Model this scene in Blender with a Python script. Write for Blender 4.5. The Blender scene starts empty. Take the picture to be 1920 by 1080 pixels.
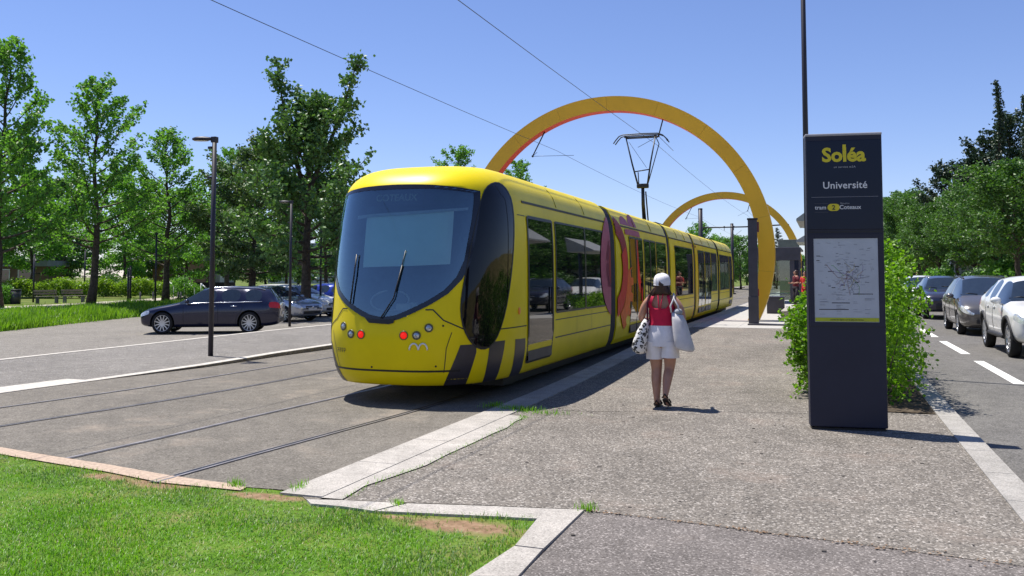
import bpy, bmesh, math, random
from mathutils import Vector, Matrix
R = math.radians
sin, cos, pi = math.sin, math.cos, math.pi
SC = bpy.context.scene
COL = SC.collection
rnd = random.Random(7)

# ------------------------------------------------------------------ camera
# world: +Y runs along the tram track, +X to the right of it, camera above the origin
CH, ALPHA, PITCH, FPX = 1.62, R(19.4), R(3.2), 1663.0
HOR = 517.0
cd = bpy.data.cameras.new("Camera")
cam = bpy.data.objects.new("Camera", cd)
COL.objects.link(cam)
SC.camera = cam
cam.location = (0, 0, CH)
cam.rotation_euler = (R(90) + PITCH, 0, ALPHA)
cd.sensor_width = 36.0
cd.lens = FPX / 1920 * 36
YPP = HOR - FPX * math.tan(PITCH)
cd.shift_y = -(540 - YPP) / 1920.0
cd.clip_start = 0.05
cd.clip_end = 3000
CR = cam.rotation_euler.to_matrix()

def ray(px, py):
    d = Vector(((px - 960) / FPX, -(py - YPP) / FPX, -1.0))
    return Vector((0, 0, CH)), (CR @ d)

def G(px, py, z=0.0):
    """ground point seen at that place of the photo"""
    o, d = ray(px, py)
    t = (z - o.z) / d.z
    return o + d * t

def P(px, zc, z=0.0):
    """point at horizontal depth zc, column px (at horizon), height z"""
    xc = (px - 960) / FPX * zc
    return Vector((xc * cos(ALPHA) - zc * sin(ALPHA), xc * sin(ALPHA) + zc * cos(ALPHA), z))

def ZH(py, zc):
    return CH + (HOR - py) * zc / FPX

# ------------------------------------------------------------------ materials
MATS = {}
def newmat(name):
    m = bpy.data.materials.new(name)
    m.use_nodes = True
    nt = m.node_tree
    b = nt.nodes.get("Principled BSDF")
    MATS[name] = m
    return m, nt, b

def N(nt, typ, **kw):
    n = nt.nodes.new(typ)
    for k, v in kw.items():
        if k.startswith("i_"):
            n.inputs[k[2:].replace("_", " ")].default_value = v
        else:
            setattr(n, k, v)
    return n

def ramp(nt, fac, stops):
    r = N(nt, "ShaderNodeValToRGB")
    el = r.color_ramp.elements
    while len(el) > 1:
        el.remove(el[-1])
    el[0].position = stops[0][0]
    el[0].color = (*stops[0][1], 1)
    for p, c in stops[1:]:
        e = el.new(p)
        e.color = (*c, 1)
    nt.links.new(fac, r.inputs[0])
    return r.outputs[0]

def mixc(nt, fac, a, b, mode='MIX'):
    n = N(nt, "ShaderNodeMix", data_type='RGBA', blend_type=mode)
    for s, v in ((n.inputs[0], fac), (n.inputs[6], a), (n.inputs[7], b)):
        if isinstance(v, (int, float)):
            s.default_value = v
        elif isinstance(v, tuple):
            s.default_value = (*v, 1)
        else:
            nt.links.new(v, s)
    return n.outputs[2]

def noise(nt, scale, detail=4, rough=.6, coord='Object'):
    tc = N(nt, "ShaderNodeTexCoord")
    n = N(nt, "ShaderNodeTexNoise")
    n.inputs['Scale'].default_value = scale
    n.inputs['Detail'].default_value = detail
    n.inputs['Roughness'].default_value = rough
    nt.links.new(tc.outputs[coord], n.inputs['Vector'])
    return n.outputs['Fac']

def voro(nt, scale, out='Color', feature='F1'):
    tc = N(nt, "ShaderNodeTexCoord")
    n = N(nt, "ShaderNodeTexVoronoi")
    n.feature = feature
    n.inputs['Scale'].default_value = scale
    nt.links.new(tc.outputs['Object'], n.inputs['Vector'])
    return n.outputs[out]

def bump(nt, b, h, strength=.3, dist=.01):
    bn = N(nt, "ShaderNodeBump")
    bn.inputs['Strength'].default_value = strength
    bn.inputs['Distance'].default_value = dist
    nt.links.new(h, bn.inputs['Height'])
    nt.links.new(bn.outputs[0], b.inputs['Normal'])

def plain(name, col, rough=.5, metal=0, spec=.5, var=.08, scale=6, coat=0, bmp=0):
    m, nt, b = newmat(name)
    b.inputs['Roughness'].default_value = rough
    b.inputs['Metallic'].default_value = metal
    b.inputs['Specular IOR Level'].default_value = spec
    if coat:
        b.inputs['Coat Weight'].default_value = coat
        b.inputs['Coat Roughness'].default_value = .03
    if var:
        f = noise(nt, scale)
        lo = tuple(max(0, c * (1 - var * 2)) for c in col)
        hi = tuple(min(1, c * (1 + var * 2)) for c in col)
        nt.links.new(ramp(nt, f, [(.25, lo), (.75, hi)]), b.inputs['Base Color'])
        if bmp:
            bump(nt, b, f, bmp)
    else:
        b.inputs['Base Color'].default_value = (*col, 1)
    return m

def aggregate(name, dark, mid, light, scale=90, patch=.35, stain=(.5, .5, .5), stainamt=.25, bstr=.5):
    """asphalt / exposed aggregate: single stones, wide patches, worn bits"""
    m, nt, b = newmat(name)
    v = voro(nt, scale)
    sep = N(nt, "ShaderNodeSeparateColor")
    nt.links.new(v, sep.inputs[0])
    c = ramp(nt, sep.outputs[0], [(0, dark), (.45, mid), (.8, mid), (1, light)])
    n1 = noise(nt, .45, 5, .65)
    n2 = noise(nt, 3.5, 5, .7)
    k = ramp(nt, n1, [(.3, (1 - patch,) * 3), (.7, (1 + patch * .5,) * 3)])
    c = mixc(nt, 1.0, c, k, 'MULTIPLY')
    k2 = ramp(nt, n2, [(.35, (.82,) * 3), (.65, (1.08,) * 3)])
    c = mixc(nt, 1.0, c, k2, 'MULTIPLY')
    n3 = noise(nt, .9, 6, .7)
    sf = ramp(nt, n3, [(.56, (0,) * 3), (.72, (stainamt,) * 3)])
    c = mixc(nt, sf, c, stain)
    nt.links.new(c, b.inputs['Base Color'])
    b.inputs['Roughness'].default_value = .85
    b.inputs['Specular IOR Level'].default_value = .25
    bump(nt, b, sep.outputs[1], bstr, .006)
    return m

def leafmat(name, lo, hi, trans=.35):
    m, nt, b = newmat(name)
    geo = N(nt, "ShaderNodeNewGeometry")
    tc = N(nt, "ShaderNodeTexCoord")
    n = N(nt, "ShaderNodeTexNoise")
    n.inputs['Scale'].default_value = 1.1
    n.inputs['Detail'].default_value = 5
    nt.links.new(tc.outputs['Object'], n.inputs['Vector'])
    ad = N(nt, "ShaderNodeMath", operation='ADD')
    ml = N(nt, "ShaderNodeMath", operation='MULTIPLY')
    nt.links.new(geo.outputs['Random Per Island'], ml.inputs[0])
    ml.inputs[1].default_value = .45
    nt.links.new(n.outputs['Fac'], ad.inputs[0])
    nt.links.new(ml.outputs[0], ad.inputs[1])
    c = ramp(nt, ad.outputs[0], [(.3, lo), (1.0, hi)])
    nt.links.new(c, b.inputs['Base Color'])
    b.inputs['Roughness'].default_value = .45
    b.inputs['Specular IOR Level'].default_value = .4
    tr = N(nt, "ShaderNodeBsdfTranslucent")
    cc = mixc(nt, 1.0, c, (1.3, 1.5, .5), 'MULTIPLY')
    nt.links.new(cc, tr.inputs[0])
    mx = N(nt, "ShaderNodeMixShader")
    mx.inputs[0].default_value = trans
    nt.links.new(b.outputs[0], mx.inputs[1])
    nt.links.new(tr.outputs[0], mx.inputs[2])
    out = nt.nodes["Material Output"]
    nt.links.new(mx.outputs[0], out.inputs[0])
    return m

def glassmat(name, tint, refl=(1, 1, 1), base=.04, rough=.01, power=1.0):
    m, nt, b = newmat(name)
    nt.nodes.remove(b)
    tr = N(nt, "ShaderNodeBsdfTransparent")
    tr.inputs[0].default_value = (*tint, 1)
    gl = N(nt, "ShaderNodeBsdfGlossy")
    gl.inputs['Color'].default_value = (*refl, 1)
    gl.inputs['Roughness'].default_value = rough
    fr = N(nt, "ShaderNodeFresnel")
    fr.inputs[0].default_value = 1.5
    ad = N(nt, "ShaderNodeMath", operation='MULTIPLY_ADD')
    nt.links.new(fr.outputs[0], ad.inputs[0])
    ad.inputs[1].default_value = power
    ad.inputs[2].default_value = base
    ad.use_clamp = True
    mx = N(nt, "ShaderNodeMixShader")
    nt.links.new(ad.outputs[0], mx.inputs[0])
    nt.links.new(tr.outputs[0], mx.inputs[1])
    nt.links.new(gl.outputs[0], mx.inputs[2])
    nt.links.new(mx.outputs[0], nt.nodes["Material Output"].inputs[0])
    return m

def emit(name, col, s):
    m, nt, b = newmat(name)
    b.inputs['Base Color'].default_value = (*col, 1)
    b.inputs['Emission Color'].default_value = (*col, 1)
    b.inputs['Emission Strength'].default_value = s
    return m

# ------------------------------------------------------------------ mesh helpers
class MB:
    """collects geometry; build() links it as ONE mesh object"""
    def __init__(s):
        s.v, s.f, s.m, s.sm = [], [], [], []
    def add(s, vs, fs, mi=0, smooth=False):
        o = len(s.v)
        s.v.extend([tuple(x) for x in vs])
        for f in fs:
            s.f.append([o + i for i in f])
            s.m.append(mi)
            s.sm.append(smooth)
        return s
    def box(s, c, d, mi=0, M=None, rz=0):
        x, y, z = (k / 2 for k in d)
        vs = [Vector((a * x, b * y, e * z)) for e in (-1, 1) for b in (-1, 1) for a in (-1, 1)]
        if rz:
            q = Matrix.Rotation(rz, 3, 'Z')
            vs = [q @ v for v in vs]
        vs = [v + Vector(c) for v in vs]
        if M is not None:
            vs = [M @ v for v in vs]
        fs = [(0, 2, 3, 1), (4, 5, 7, 6), (0, 1, 5, 4), (2, 6, 7, 3), (0, 4, 6, 2), (1, 3, 7, 5)]
        return s.add(vs, fs, mi)
    def bbox(s, c, d, r=.02, mi=0, rz=0, seg=2):
        """bevelled box"""
        bm = bmesh.new()
        bmesh.ops.create_cube(bm, size=1)
        for v in bm.verts:
            v.co = Vector((v.co.x * d[0], v.co.y * d[1], v.co.z * d[2]))
        bmesh.ops.bevel(bm, geom=bm.edges[:], offset=r, segments=seg, affect='EDGES', profile=.5)
        q = Matrix.Rotation(rz, 3, 'Z')
        vs = [q @ v.co + Vector(c) for v in bm.verts]
        bm.verts.index_update()
        fs = [[v.index for v in f.verts] for f in bm.faces]
        bm.free()
        return s.add(vs, fs, mi)
    def tube(s, pts, rad, n=8, mi=0, cap=True, smooth=True):
        pts = [Vector(p) for p in pts]
        if not isinstance(rad, (list, tuple)):
            rad = [rad] * len(pts)
        o = len(s.v)
        ref = None
        for i, p in enumerate(pts):
            a = pts[max(0, i - 1)]
            b = pts[min(len(pts) - 1, i + 1)]
            t = (b - a).normalized()
            if ref is None:
                ref = Vector((0, 0, 1)) if abs(t.z) < .9 else Vector((1, 0, 0))
            u = (ref - t * ref.dot(t))
            if u.length < 1e-5:
                u = t.orthogonal()
            u.normalize()
            ref = u
            w = t.cross(u)
            for k in range(n):
                q = 2 * pi * k / n
                s.v.append(tuple(p + (u * cos(q) + w * sin(q)) * rad[i]))
        for i in range(len(pts) - 1):
            for k in range(n):
                s.f.append([o + i * n + k, o + i * n + (k + 1) % n, o + (i + 1) * n + (k + 1) % n, o + (i + 1) * n + k])
                s.m.append(mi)
                s.sm.append(smooth)
        if cap:
            s.f.append([o + k for k in reversed(range(n))])
            s.f.append([o + (len(pts) - 1) * n + k for k in range(n)])
            s.m += [mi, mi]
            s.sm += [False, False]
        return s
    def loft(s, rings, mi=0, closed=True, caps=True, smooth=True):
        n = len(rings[0])
        o = len(s.v)
        for r in rings:
            s.v.extend([tuple(p) for p in r])
        for i in range(len(rings) - 1):
            for k in range(n if closed else n - 1):
                s.f.append([o + i * n + k, o + i * n + (k + 1) % n, o + (i + 1) * n + (k + 1) % n, o + (i + 1) * n + k])
                s.m.append(mi)
                s.sm.append(smooth)
        if caps and closed:
            s.f.append([o + k for k in reversed(range(n))])
            s.f.append([o + (len(rings) - 1) * n + k for k in range(n)])
            s.m += [mi, mi]
            s.sm += [False, False]
        return s
    def poly(s, pts, mi=0):
        return s.add(pts, [list(range(len(pts)))], mi)
    def prism(s, pts, ext, mi=0):
        """polygon pts extruded by the vector ext"""
        n = len(pts)
        e = Vector(ext)
        vs = [Vector(p) for p in pts] + [Vector(p) + e for p in pts]
        fs = [list(reversed(range(n))), list(range(n, 2 * n))] + [[i, (i + 1) % n, n + (i + 1) % n, n + i] for i in range(n)]
        return s.add(vs, fs, mi)
    def ball(s, c, r, mi=0, nu=14, nv=9):
        r = r if isinstance(r, (tuple, list)) else (r, r, r)
        rings = []
        for j in range(nv + 1):
            th = pi * (j / nv) * .998 + .001 * pi
            rings.append([(c[0] + r[0] * sin(th) * cos(2 * pi * k / nu), c[1] + r[1] * sin(th) * sin(2 * pi * k / nu), c[2] - r[2] * cos(th)) for k in range(nu)])
        return s.loft(rings, mi)
    def mesh(s, name, mats):
        me = bpy.data.meshes.new(name)
        me.from_pydata(s.v, [], s.f)
        for m in (mats if isinstance(mats, (list, tuple)) else [mats]):
            me.materials.append(m)
        me.polygons.foreach_set("material_index", s.m)
        me.polygons.foreach_set("use_smooth", s.sm)
        me.update()
        return me
    def build(s, name, mats, parent=None, fix=True):
        me = s.mesh(name, mats)
        if fix:
            bm = bmesh.new()
            bm.from_mesh(me)
            bmesh.ops.recalc_face_normals(bm, faces=bm.faces[:])
            bm.to_mesh(me)
            bm.free()
        return link(name, me, parent)

def link(name, me, parent=None):
    o = bpy.data.objects.new(name, me)
    COL.objects.link(o)
    if parent is not None:
        o.parent = parent
    return o

def tag(o, label=None, cat=None, group=None, kind=None):
    if label: o['label'] = label
    if cat: o['category'] = cat
    if group: o['group'] = group
    if kind: o['kind'] = kind
    return o

def empty(name, loc=(0, 0, 0), rz=0, label=None, cat=None, group=None):
    o = bpy.data.objects.new(name, None)
    COL.objects.link(o)
    o.location = loc
    o.rotation_euler = (0, 0, rz)
    o.empty_display_size = .2
    return tag(o, label, cat, group)

def kids(o):
    return [c for c in bpy.data.objects if c.parent == o]

def copy_tree(o, parent=None):
    c = o.copy()
    COL.objects.link(c)
    if parent is not None:
        c.parent = parent
    for ch in kids(o):
        copy_tree(ch, c)
    return c

def structure(name, mb, mats):
    return tag(mb.build(name, mats), kind='structure')

def text_mesh(txt, size, bold=0.0, ext=.0015, align='CENTER', spacing=1.0):
    cu = bpy.data.curves.new("txt", 'FONT')
    cu.body = txt
    cu.size = size
    cu.offset = bold
    cu.extrude = ext
    cu.align_x = align
    cu.space_character = spacing
    cu.resolution_u = 3
    o = bpy.data.objects.new("txt", cu)
    COL.objects.link(o)
    bpy.context.view_layer.update()
    me = bpy.data.meshes.new_from_object(o.evaluated_get(bpy.context.evaluated_depsgraph_get()))
    bpy.data.objects.remove(o)
    bpy.data.curves.remove(cu)
    return me

def put_text(name, txt, size, m, parent, M, bold=0.0, align='CENTER', spacing=1.0, stretch=None):
    me = text_mesh(txt, size, bold, align=align, spacing=spacing)
    if stretch:
        me.transform(Matrix.Diagonal((*stretch, 1)))
    me.transform(M)
    me.materials.clear()
    me.materials.append(m)
    return link(name, me, parent)

def evaluated(me, mods):
    """mesh with modifiers applied; mods = list of (type, {settings})"""
    o = bpy.data.objects.new("tmp", me)
    COL.objects.link(o)
    for i, (t, kw) in enumerate(mods):
        md = o.modifiers.new("m%d" % i, t)
        for k, v in kw.items():
            setattr(md, k, v)
    bpy.context.view_layer.update()
    out = bpy.data.meshes.new_from_object(o.evaluated_get(bpy.context.evaluated_depsgraph_get()))
    bpy.data.objects.remove(o)
    return out

def split_by_material(me):
    """{material index: mesh} of a multi-material mesh"""
    res = {}
    vs = [v.co.copy() for v in me.vertices]
    by = {}
    for p in me.polygons:
        by.setdefault(p.material_index, []).append(p)
    for mi, ps in by.items():
        remap, nv, nf = {}, [], []
        for p in ps:
            f = []
            for i in p.vertices:
                if i not in remap:
                    remap[i] = len(nv)
                    nv.append(vs[i])
                f.append(remap[i])
            nf.append(f)
        m2 = bpy.data.meshes.new(me.name + "_part")
        m2.from_pydata(nv, [], nf)
        m2.materials.append(me.materials[mi])
        m2.polygons.foreach_set("use_smooth", [True] * len(nf))
        m2.update()
        res[mi] = m2
    return res

def lerp(a, b, t): return a + (b - a) * t
def interp(tab, x):
    if x <= tab[0][0]: return tab[0][1]
    for (a, u), (b, v) in zip(tab, tab[1:]):
        if x <= b:
            return u + (v - u) * (x - a) / (b - a)
    return tab[-1][1]
def sinterp(tab, x):
    """smooth (monotone-ish) interpolation of a table"""
    if x <= tab[0][0]: return tab[0][1]
    if x >= tab[-1][0]: return tab[-1][1]
    n = len(tab)
    def sl(i):
        if i == 0: return (tab[1][1] - tab[0][1]) / (tab[1][0] - tab[0][0])
        if i == n - 1: return (tab[-1][1] - tab[-2][1]) / (tab[-1][0] - tab[-2][0])
        return (tab[i + 1][1] - tab[i - 1][1]) / (tab[i + 1][0] - tab[i - 1][0])
    for i in range(n - 1):
        a, b = tab[i][0], tab[i + 1][0]
        if x <= b:
            h = b - a
            t = (x - a) / h
            m0, m1 = sl(i) * h, sl(i + 1) * h
            return (2*t**3 - 3*t*t + 1) * tab[i][1] + (t**3 - 2*t*t + t) * m0 + (-2*t**3 + 3*t*t) * tab[i + 1][1] + (t**3 - t*t) * m1
# ------------------------------------------------------------------ light and sky
SUN_EL = R(69)
sdir = Vector((-.955 * cos(SUN_EL), .30 * cos(SUN_EL), sin(SUN_EL))).normalized()
sl = bpy.data.lights.new("Sun", 'SUN')
sl.energy = 5.0
sl.angle = R(.5)
sl.color = (1.0, .95, .87)
so = bpy.data.objects.new("Sun", sl)
COL.objects.link(so)
so.rotation_euler = (-sdir).to_track_quat('-Z', 'Y').to_euler()
so.location = (-20, 0, 40)
w = bpy.data.worlds.new("World")
SC.world = w
w.use_nodes = True
nt = w.node_tree
bg = nt.nodes["Background"]
sky = nt.nodes.new("ShaderNodeTexSky")
sky.sky_type = 'NISHITA'
sky.sun_disc = False
sky.sun_elevation = SUN_EL
sky.sun_rotation = math.atan2(sdir.x, sdir.y)
sky.altitude = 240
sky.air_density = 1.0
sky.dust_density = .05
sky.ozone_density = 3.0
nt.links.new(mixc(nt, 1.0, sky.outputs[0], (.80, .79, 1.0), 'MULTIPLY'), bg.inputs[0])
bg.inputs[1].default_value = .102
SC.view_settings.view_transform = 'Standard'
SC.view_settings.look = 'None'
SC.view_settings.exposure = .54
SC.view_settings.gamma = 1
SC.cycles.max_bounces = 8
SC.cycles.transparent_max_bounces = 16

# ------------------------------------------------------------------ shared materials
YEL = plain("tram_yellow", (.76, .595, .001), .38, 0, .22, .05, 1.2)
YEL_ARCH = plain("arch_yellow", (.78, .43, .012), .4, 0, .5, .05, .8)
RED_ARCH = plain("arch_red", (.70, .045, .03), .45, 0, .4, .05, .8)
BLK = plain("black_trim", (.012, .012, .014), .4, 0, .4, .1)
STRIPE = plain("stripe_black", (.028, .024, .032), .35, 0, .5, .1)
RUB = plain("rubber", (.016, .016, .018), .75, 0, .3, .2)
DGREY = plain("dark_grey_steel", (.055, .052, .065), .45, .2, .5, .12, 3)
MAST = plain("mast_paint", (.022, .020, .032), .5, .1, .5, .12, 3)
STEEL = plain("steel", (.45, .45, .46), .3, .9, .5, .1)
RAIL = plain("rail_steel", (.26, .24, .235), .42, .3, .4, .2, 4)
TGLASS = plain("tram_glass", (.006, .010, .010), .02, 0, .75, .2, 2)
PAINTW = plain("road_paint", (.74, .73, .69), .7, 0, .3, .12, 9)
GRANITE = aggregate("granite_kerb", (.28, .26, .235), (.42, .39, .35), (.52, .49, .44), 120, .22, (.27, .24, .20), .5, .3)
GRANITE2 = aggregate("granite_road_kerb", (.24, .23, .21), (.36, .34, .31), (.46, .44, .41), 120, .22, (.22, .20, .18), .5, .3)
PINKST = plain("pink_concrete", (.40, .305, .23), .85, 0, .3, .16, 30, bmp=.2)
PAVER = plain("light_paver", (.40, .385, .36), .8, 0, .3, .10, 14)
TRACK = aggregate("track_asphalt", (.095, .083, .068), (.170, .154, .129), (.27, .245, .21), 80, .20, (.31, .255, .20), .55, .4)
WALK = aggregate("walk_aggregate", (.076, .069, .061), (.200, .178, .152), (.47, .435, .39), 76, .26, (.21, .16, .128), .5, .65)
WALK2 = aggregate("walk_asphalt", (.085, .074, .067), (.168, .150, .138), (.38, .345, .32), 100, .24, (.25, .21, .175), .45, .5)
ROAD = aggregate("road_asphalt", (.075, .071, .065), (.148, .140, .128), (.25, .24, .225), 85, .15, (.12, .115, .11), .35, .4)
PARK = aggregate("parking_asphalt", (.12, .11, .095), (.215, .197, .172), (.35, .33, .30), 60, .15, (.19, .17, .15), .3, .4)
PLATF = aggregate("platform_asphalt", (.105, .098, .088), (.198, .184, .165), (.36, .34, .32), 70, .15, (.25, .23, .21), .3, .5)

def soil(name, a, b_, c_, sc=1.2):
    m, nt, b = newmat(name)
    f = noise(nt, sc, 7, .7)
    nt.links.new(ramp(nt, f, [(.3, a), (.5, b_), (.7, c_)]), b.inputs['Base Color'])
    b.inputs['Roughness'].default_value = .95
    b.inputs['Specular IOR Level'].default_value = .1
    bump(nt, b, noise(nt, sc * 14), .6, .03)
    return m
LAWN = soil("lawn_soil", (.05, .13, .012), (.10, .18, .022), (.20, .19, .07), 1.3)
BARE = soil("bare_earth", (.16, .10, .06), (.27, .18, .115), (.34, .25, .17), 6)
FIELD = soil("park_grass", (.05, .085, .018), (.10, .14, .03), (.19, .18, .06), .35)
DRY = soil("dry_grass_slope", (.09, .12, .03), (.24, .21, .085), (.33, .27, .13), .5)
PATHM = plain("path_gravel", (.42, .38, .31), .9, 0, .2, .12, 5)
GRASSB = leafmat("grass_blades", (.060, .20, .005), (.21, .42, .012), .4)
TALLG = leafmat("tall_grass", (.06, .17, .012), (.23, .38, .035), .4)
BARK = plain("bark", (.075, .060, .047), .9, 0, .2, .3, 8, bmp=.6)
LEAF_G = leafmat("leaf_bright", (0.050, 0.157, 0.032), (0.178, 0.345, 0.064), .45)
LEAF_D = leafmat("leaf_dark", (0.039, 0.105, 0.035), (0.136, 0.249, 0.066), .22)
LEAF_M = leafmat("leaf_mid", (0.050, 0.140, 0.033), (0.150, 0.291, 0.059))
LEAF_S = leafmat("leaf_street", (0.032, 0.094, 0.019), (0.101, 0.201, 0.038), .3)
LEAF_H = leafmat("leaf_hedge", (.060, .17, .010), (.22, .38, .025), .45)
LEAF_C = leafmat("needles", (0.013, 0.037, 0.021), (0.044, 0.077, 0.040), .1)
LEAF_Y = leafmat("leaf_hedge_yellow", (.08, .17, .016), (.24, .34, .045), .4)
# ================================================================== THE SETTING
def hz(y):
    """height of the right-hand platform: a ramp from the lawn up to the stop"""
    t = min(1, max(0, (y - 11.0) / 13.0))
    return .20 * t * t * (3 - 2 * t)

# one sheet out to the horizon
mb = MB()
mb.poly([(-900, -300, -.50), (900, -300, -.50), (900, 1600, -.50), (-900, 1600, -.50)])
structure('ground', mb, FIELD)

# tram track bed
XE = -3.85
mb = MB()
b0 = [G(-260, 812), G(0, 838), G(120, 858), G(300, 889), G(460, 913), G(556, 920)]
vs = [(p.x, p.y, 0) for p in b0] + [(G(575, 938).x, G(575, 938).y, 0), (-3.4, 5.55, 0), (-3.4, 5.75, 0), (XE + .1, 7.5, 0), (XE + .1, 190, 0), (-12, 190, 0), (-13.5, 14, 0), (-14, 7.4, 0)]
mb.poly(vs)
structure('track_bed', mb, TRACK)

# pink concrete edging between the lawn and the asphalt
mb = MB()
top = [(-260, 810), (0, 838), (100, 855), (200, 870), (300, 888), (360, 897), (430, 906), (462, 913)]
bot = [(-260, 826), (0, 851), (100, 868), (200, 884), (300, 904), (360, 910), (430, 917), (450, 919)]
vs = [G(*p, .005) for p in top] + [G(*p, .005) for p in reversed(bot)]
n = len(top)
mb.add(vs, [(i, i + 1, 2 * n - 2 - i, 2 * n - 1 - i) for i in range(n - 1)])
structure('concrete_edging', mb, PINKST)

# rails: four, each a grooved rail set in the asphalt
def rail_line(pix, endX, width=.055):
    pts = [G(*p, .0) for p in pix]
    pts = [Vector((p.x, p.y, 0)) for p in pts]
    tab = sorted((p.y, p.x) for p in pts)
    last = endX if endX is not None else tab[-1][1] + .06
    tab += [(22, last), (30, last), (190, last)]
    ys = [tab[0][0] + .5 * i for i in range(int((24 - tab[0][0]) / .5))] + [24, 60, 190]
    return [Vector((sinterp(tab, y) if y < 30 else last, y, 0)) for y in ys]
def rail(pix, endX, g, dx=0):
    pts = [p + Vector((dx, 0, 0)) for p in rail_line(pix, endX)]
    a = MB()
    def strip(m, x0, x1, z, mi):
        l = [Vector((p.x + x0, p.y, z)) for p in pts]
        r = [Vector((p.x + x1, p.y, z)) for p in pts]
        k = len(pts)
        m.add(l + r, [(i, k + i, k + i + 1, i + 1) for i in range(k - 1)], mi)
    def both(x0, x1, z, mi):
        strip(a, min(x0 * g, x1 * g), max(x0 * g, x1 * g), z, mi)
    if g > 0:
        both(-.004, .022, .007, 0)
        both(-.050, -.004, .0045, 1)
        both(-.060, -.050, .0065, 0)
        both(.022, .036, .0035, 1)
    else:
        both(-.006, .036, .007, 0)
        both(-.030, -.006, .0045, 1)
        both(-.038, -.030, .0065, 0)
        both(.036, .046, .0035, 1)
    tag(a.build('tram_rail', [RAIL, BLK]), kind='structure')
rail([(290, 905), (400, 874), (520, 841), (660, 803), (790, 767)], -4.45, 1)
rail([(128, 860), (300, 822), (450, 787), (600, 753), (735, 722)], -5.93, -1)
rail([(-200, 835), (0, 800), (200, 769), (420, 733), (635, 693)], None, 1)
rail([(-200, 835), (0, 800), (200, 769), (420, 733), (635, 693)], None, -1, -1.33)

# granite kerb along the platform, stone by stone
def stones(mb, x0, x1, y0, y1, length, top, depth=.16, gap=.008, mi=0):
    y = y0
    while y < y1:
        l = length * rnd.uniform(.85, 1.15)
        e = min(y1, y + l) - gap
        vs = []
        for yy in (y, e):
            z = top(yy)
            vs += [(x0, yy, z), (x1, yy, z), (x1, yy, z - depth), (x0, yy, z - depth)]
        mb.add(vs, [(0, 1, 2, 3), (7, 6, 5, 4), (0, 4, 5, 1), (1, 5, 6, 2), (2, 6, 7, 3), (3, 7, 4, 0)], mi)
        y += l
mb = MB()
stones(mb, XE, -3.49, 5.74, 24.9, 1.25, lambda y: hz(y) + .012, .3)
stones(mb, XE, -3.49, 24.9, 120, 1.25, lambda y: hz(y) + .012, .3)
structure('platform_kerb', mb, GRANITE)
# ragged concrete strip beside it
mb = MB()
lo = [(642, 936), (683, 911), (735, 894), (799, 872), (842, 850), (887, 830), (925, 812), (950, 802), (966, 790), (980, 784), (975, 780)]
L = [Vector((-3.485, G(*p).y, .009)) for p in lo]
Rr = [G(*p, .009) for p in lo]
L[0].y = 5.72
n = len(lo)
mb.add(L + Rr, [(i, n + i, n + i + 1, i + 1) for i in range(n - 1)])
structure('concrete_strip', mb, GRANITE)
# cross kerb and the corner kerb running towards the viewer
mb = MB()
tp = [(575, 936), (642, 937.5), (757, 943), (764, 943.5), (930, 949), (1022, 953)]
bt = [(583, 944), (642, 949), (700, 957.5), (706, 957.8), (880, 965.5), (1007, 972)]
for i in (0, 1, 3, 4):
    a, b_, c, d = G(*tp[i], .012), G(*tp[i + 1], .012), G(*bt[i + 1], .012), G(*bt[i], .012)
    mb.prism([a, b_, c, d], (0, 0, -.15))
lft = [(1022, 953), (1007, 972), (957, 1026), (955, 1028.5), (878, 1080)]
c0, c1 = G(1022, 953, .012), G(1095, 955.5, .012)
e0, e1 = G(878, 1080, .012), G(971, 1080, .012)
m0, m1 = G(966, 1022, .012), G(1019, 1028, .012)
u0 = e0 + (e0 - G(957, 1026, .012)) * 3
u1 = e1 + (e1 - G(1019, 1028, .012)) * 3
mb.prism([c0, c1, m1, m0, G(1007, 972.5, .012)], (0, 0, -.15))
s0, s1 = G(964, 1023.5, .012), G(1017, 1029.5, .012)
mb.prism([s0, s1, e1, e0], (0, 0, -.15))
mb.prism([e0 + (u0 - e0) * .01, e1 + (u1 - e1) * .01, u1, u0], (0, 0, -.15))
structure('cross_kerb', mb, GRANITE)

# walkway of exposed aggregate (flat part, then the ramp)
mb = MB()
seam = [(1095, 957), (1200, 968), (1356, 988), (1450, 1001), (1548, 1012), (1640, 1024), (1719, 1035), (1903, 1059), (2050, 1078)]
pts = [G(*p) for p in [(640, 937), (757, 942), (930, 948), (1093, 955)]] + [G(*p) for p in seam]
pts = [p for p in pts if p.x < 1.19]
pts.append(Vector((1.2, pts[-1].y - .02, 0)))
vs = [(p.x, p.y, .0) for p in pts] + [(1.2, 11.0, 0), (-3.49, 11.0, 0), (-3.49, 5.7, 0)]
mb.poly(vs)
ys = [11 + k for k in range(0, 15)]
o = [(-3.49, y, hz(y)) for y in ys] + [(1.2, y, hz(y)) for y in ys]
k = len(ys)
mb.add(o, [(i, k + i, k + i + 1, i + 1) for i in range(k - 1)])
structure('walkway', mb, WALK)
# light pavers of the stop itself
mb = MB()
y = 25.0
while y < 96:
    x = -3.49
    while x < -1.0:
        mb.box((x + .6, y + .6, .1), (1.192, 1.192, .206))
        x += 1.2
    y += 1.2
for q in (25.6, 26.8):
    mb.box((.1, q, .098), (2.19, 1.19, .2))
mb.box((.1, 61.5, .098), (2.19, 68, .19))
structure('stop_paving', mb, PAVER)
# darker asphalt in front of the seam
mb = MB()
pts = [G(*p, -.003) for p in seam]
pts = [p for p in pts if p.x < 1.19]
vs = [tuple(p) for p in pts] + [(1.2, pts[-1].y - .02, -.003), (1.2, -6, -.003), (u1.x, u1.y, -.003), (e1.x, e1.y, -.003), (c1.x, c1.y, -.003)]
mb.poly(vs)
structure('pavement', mb, WALK2)
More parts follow.
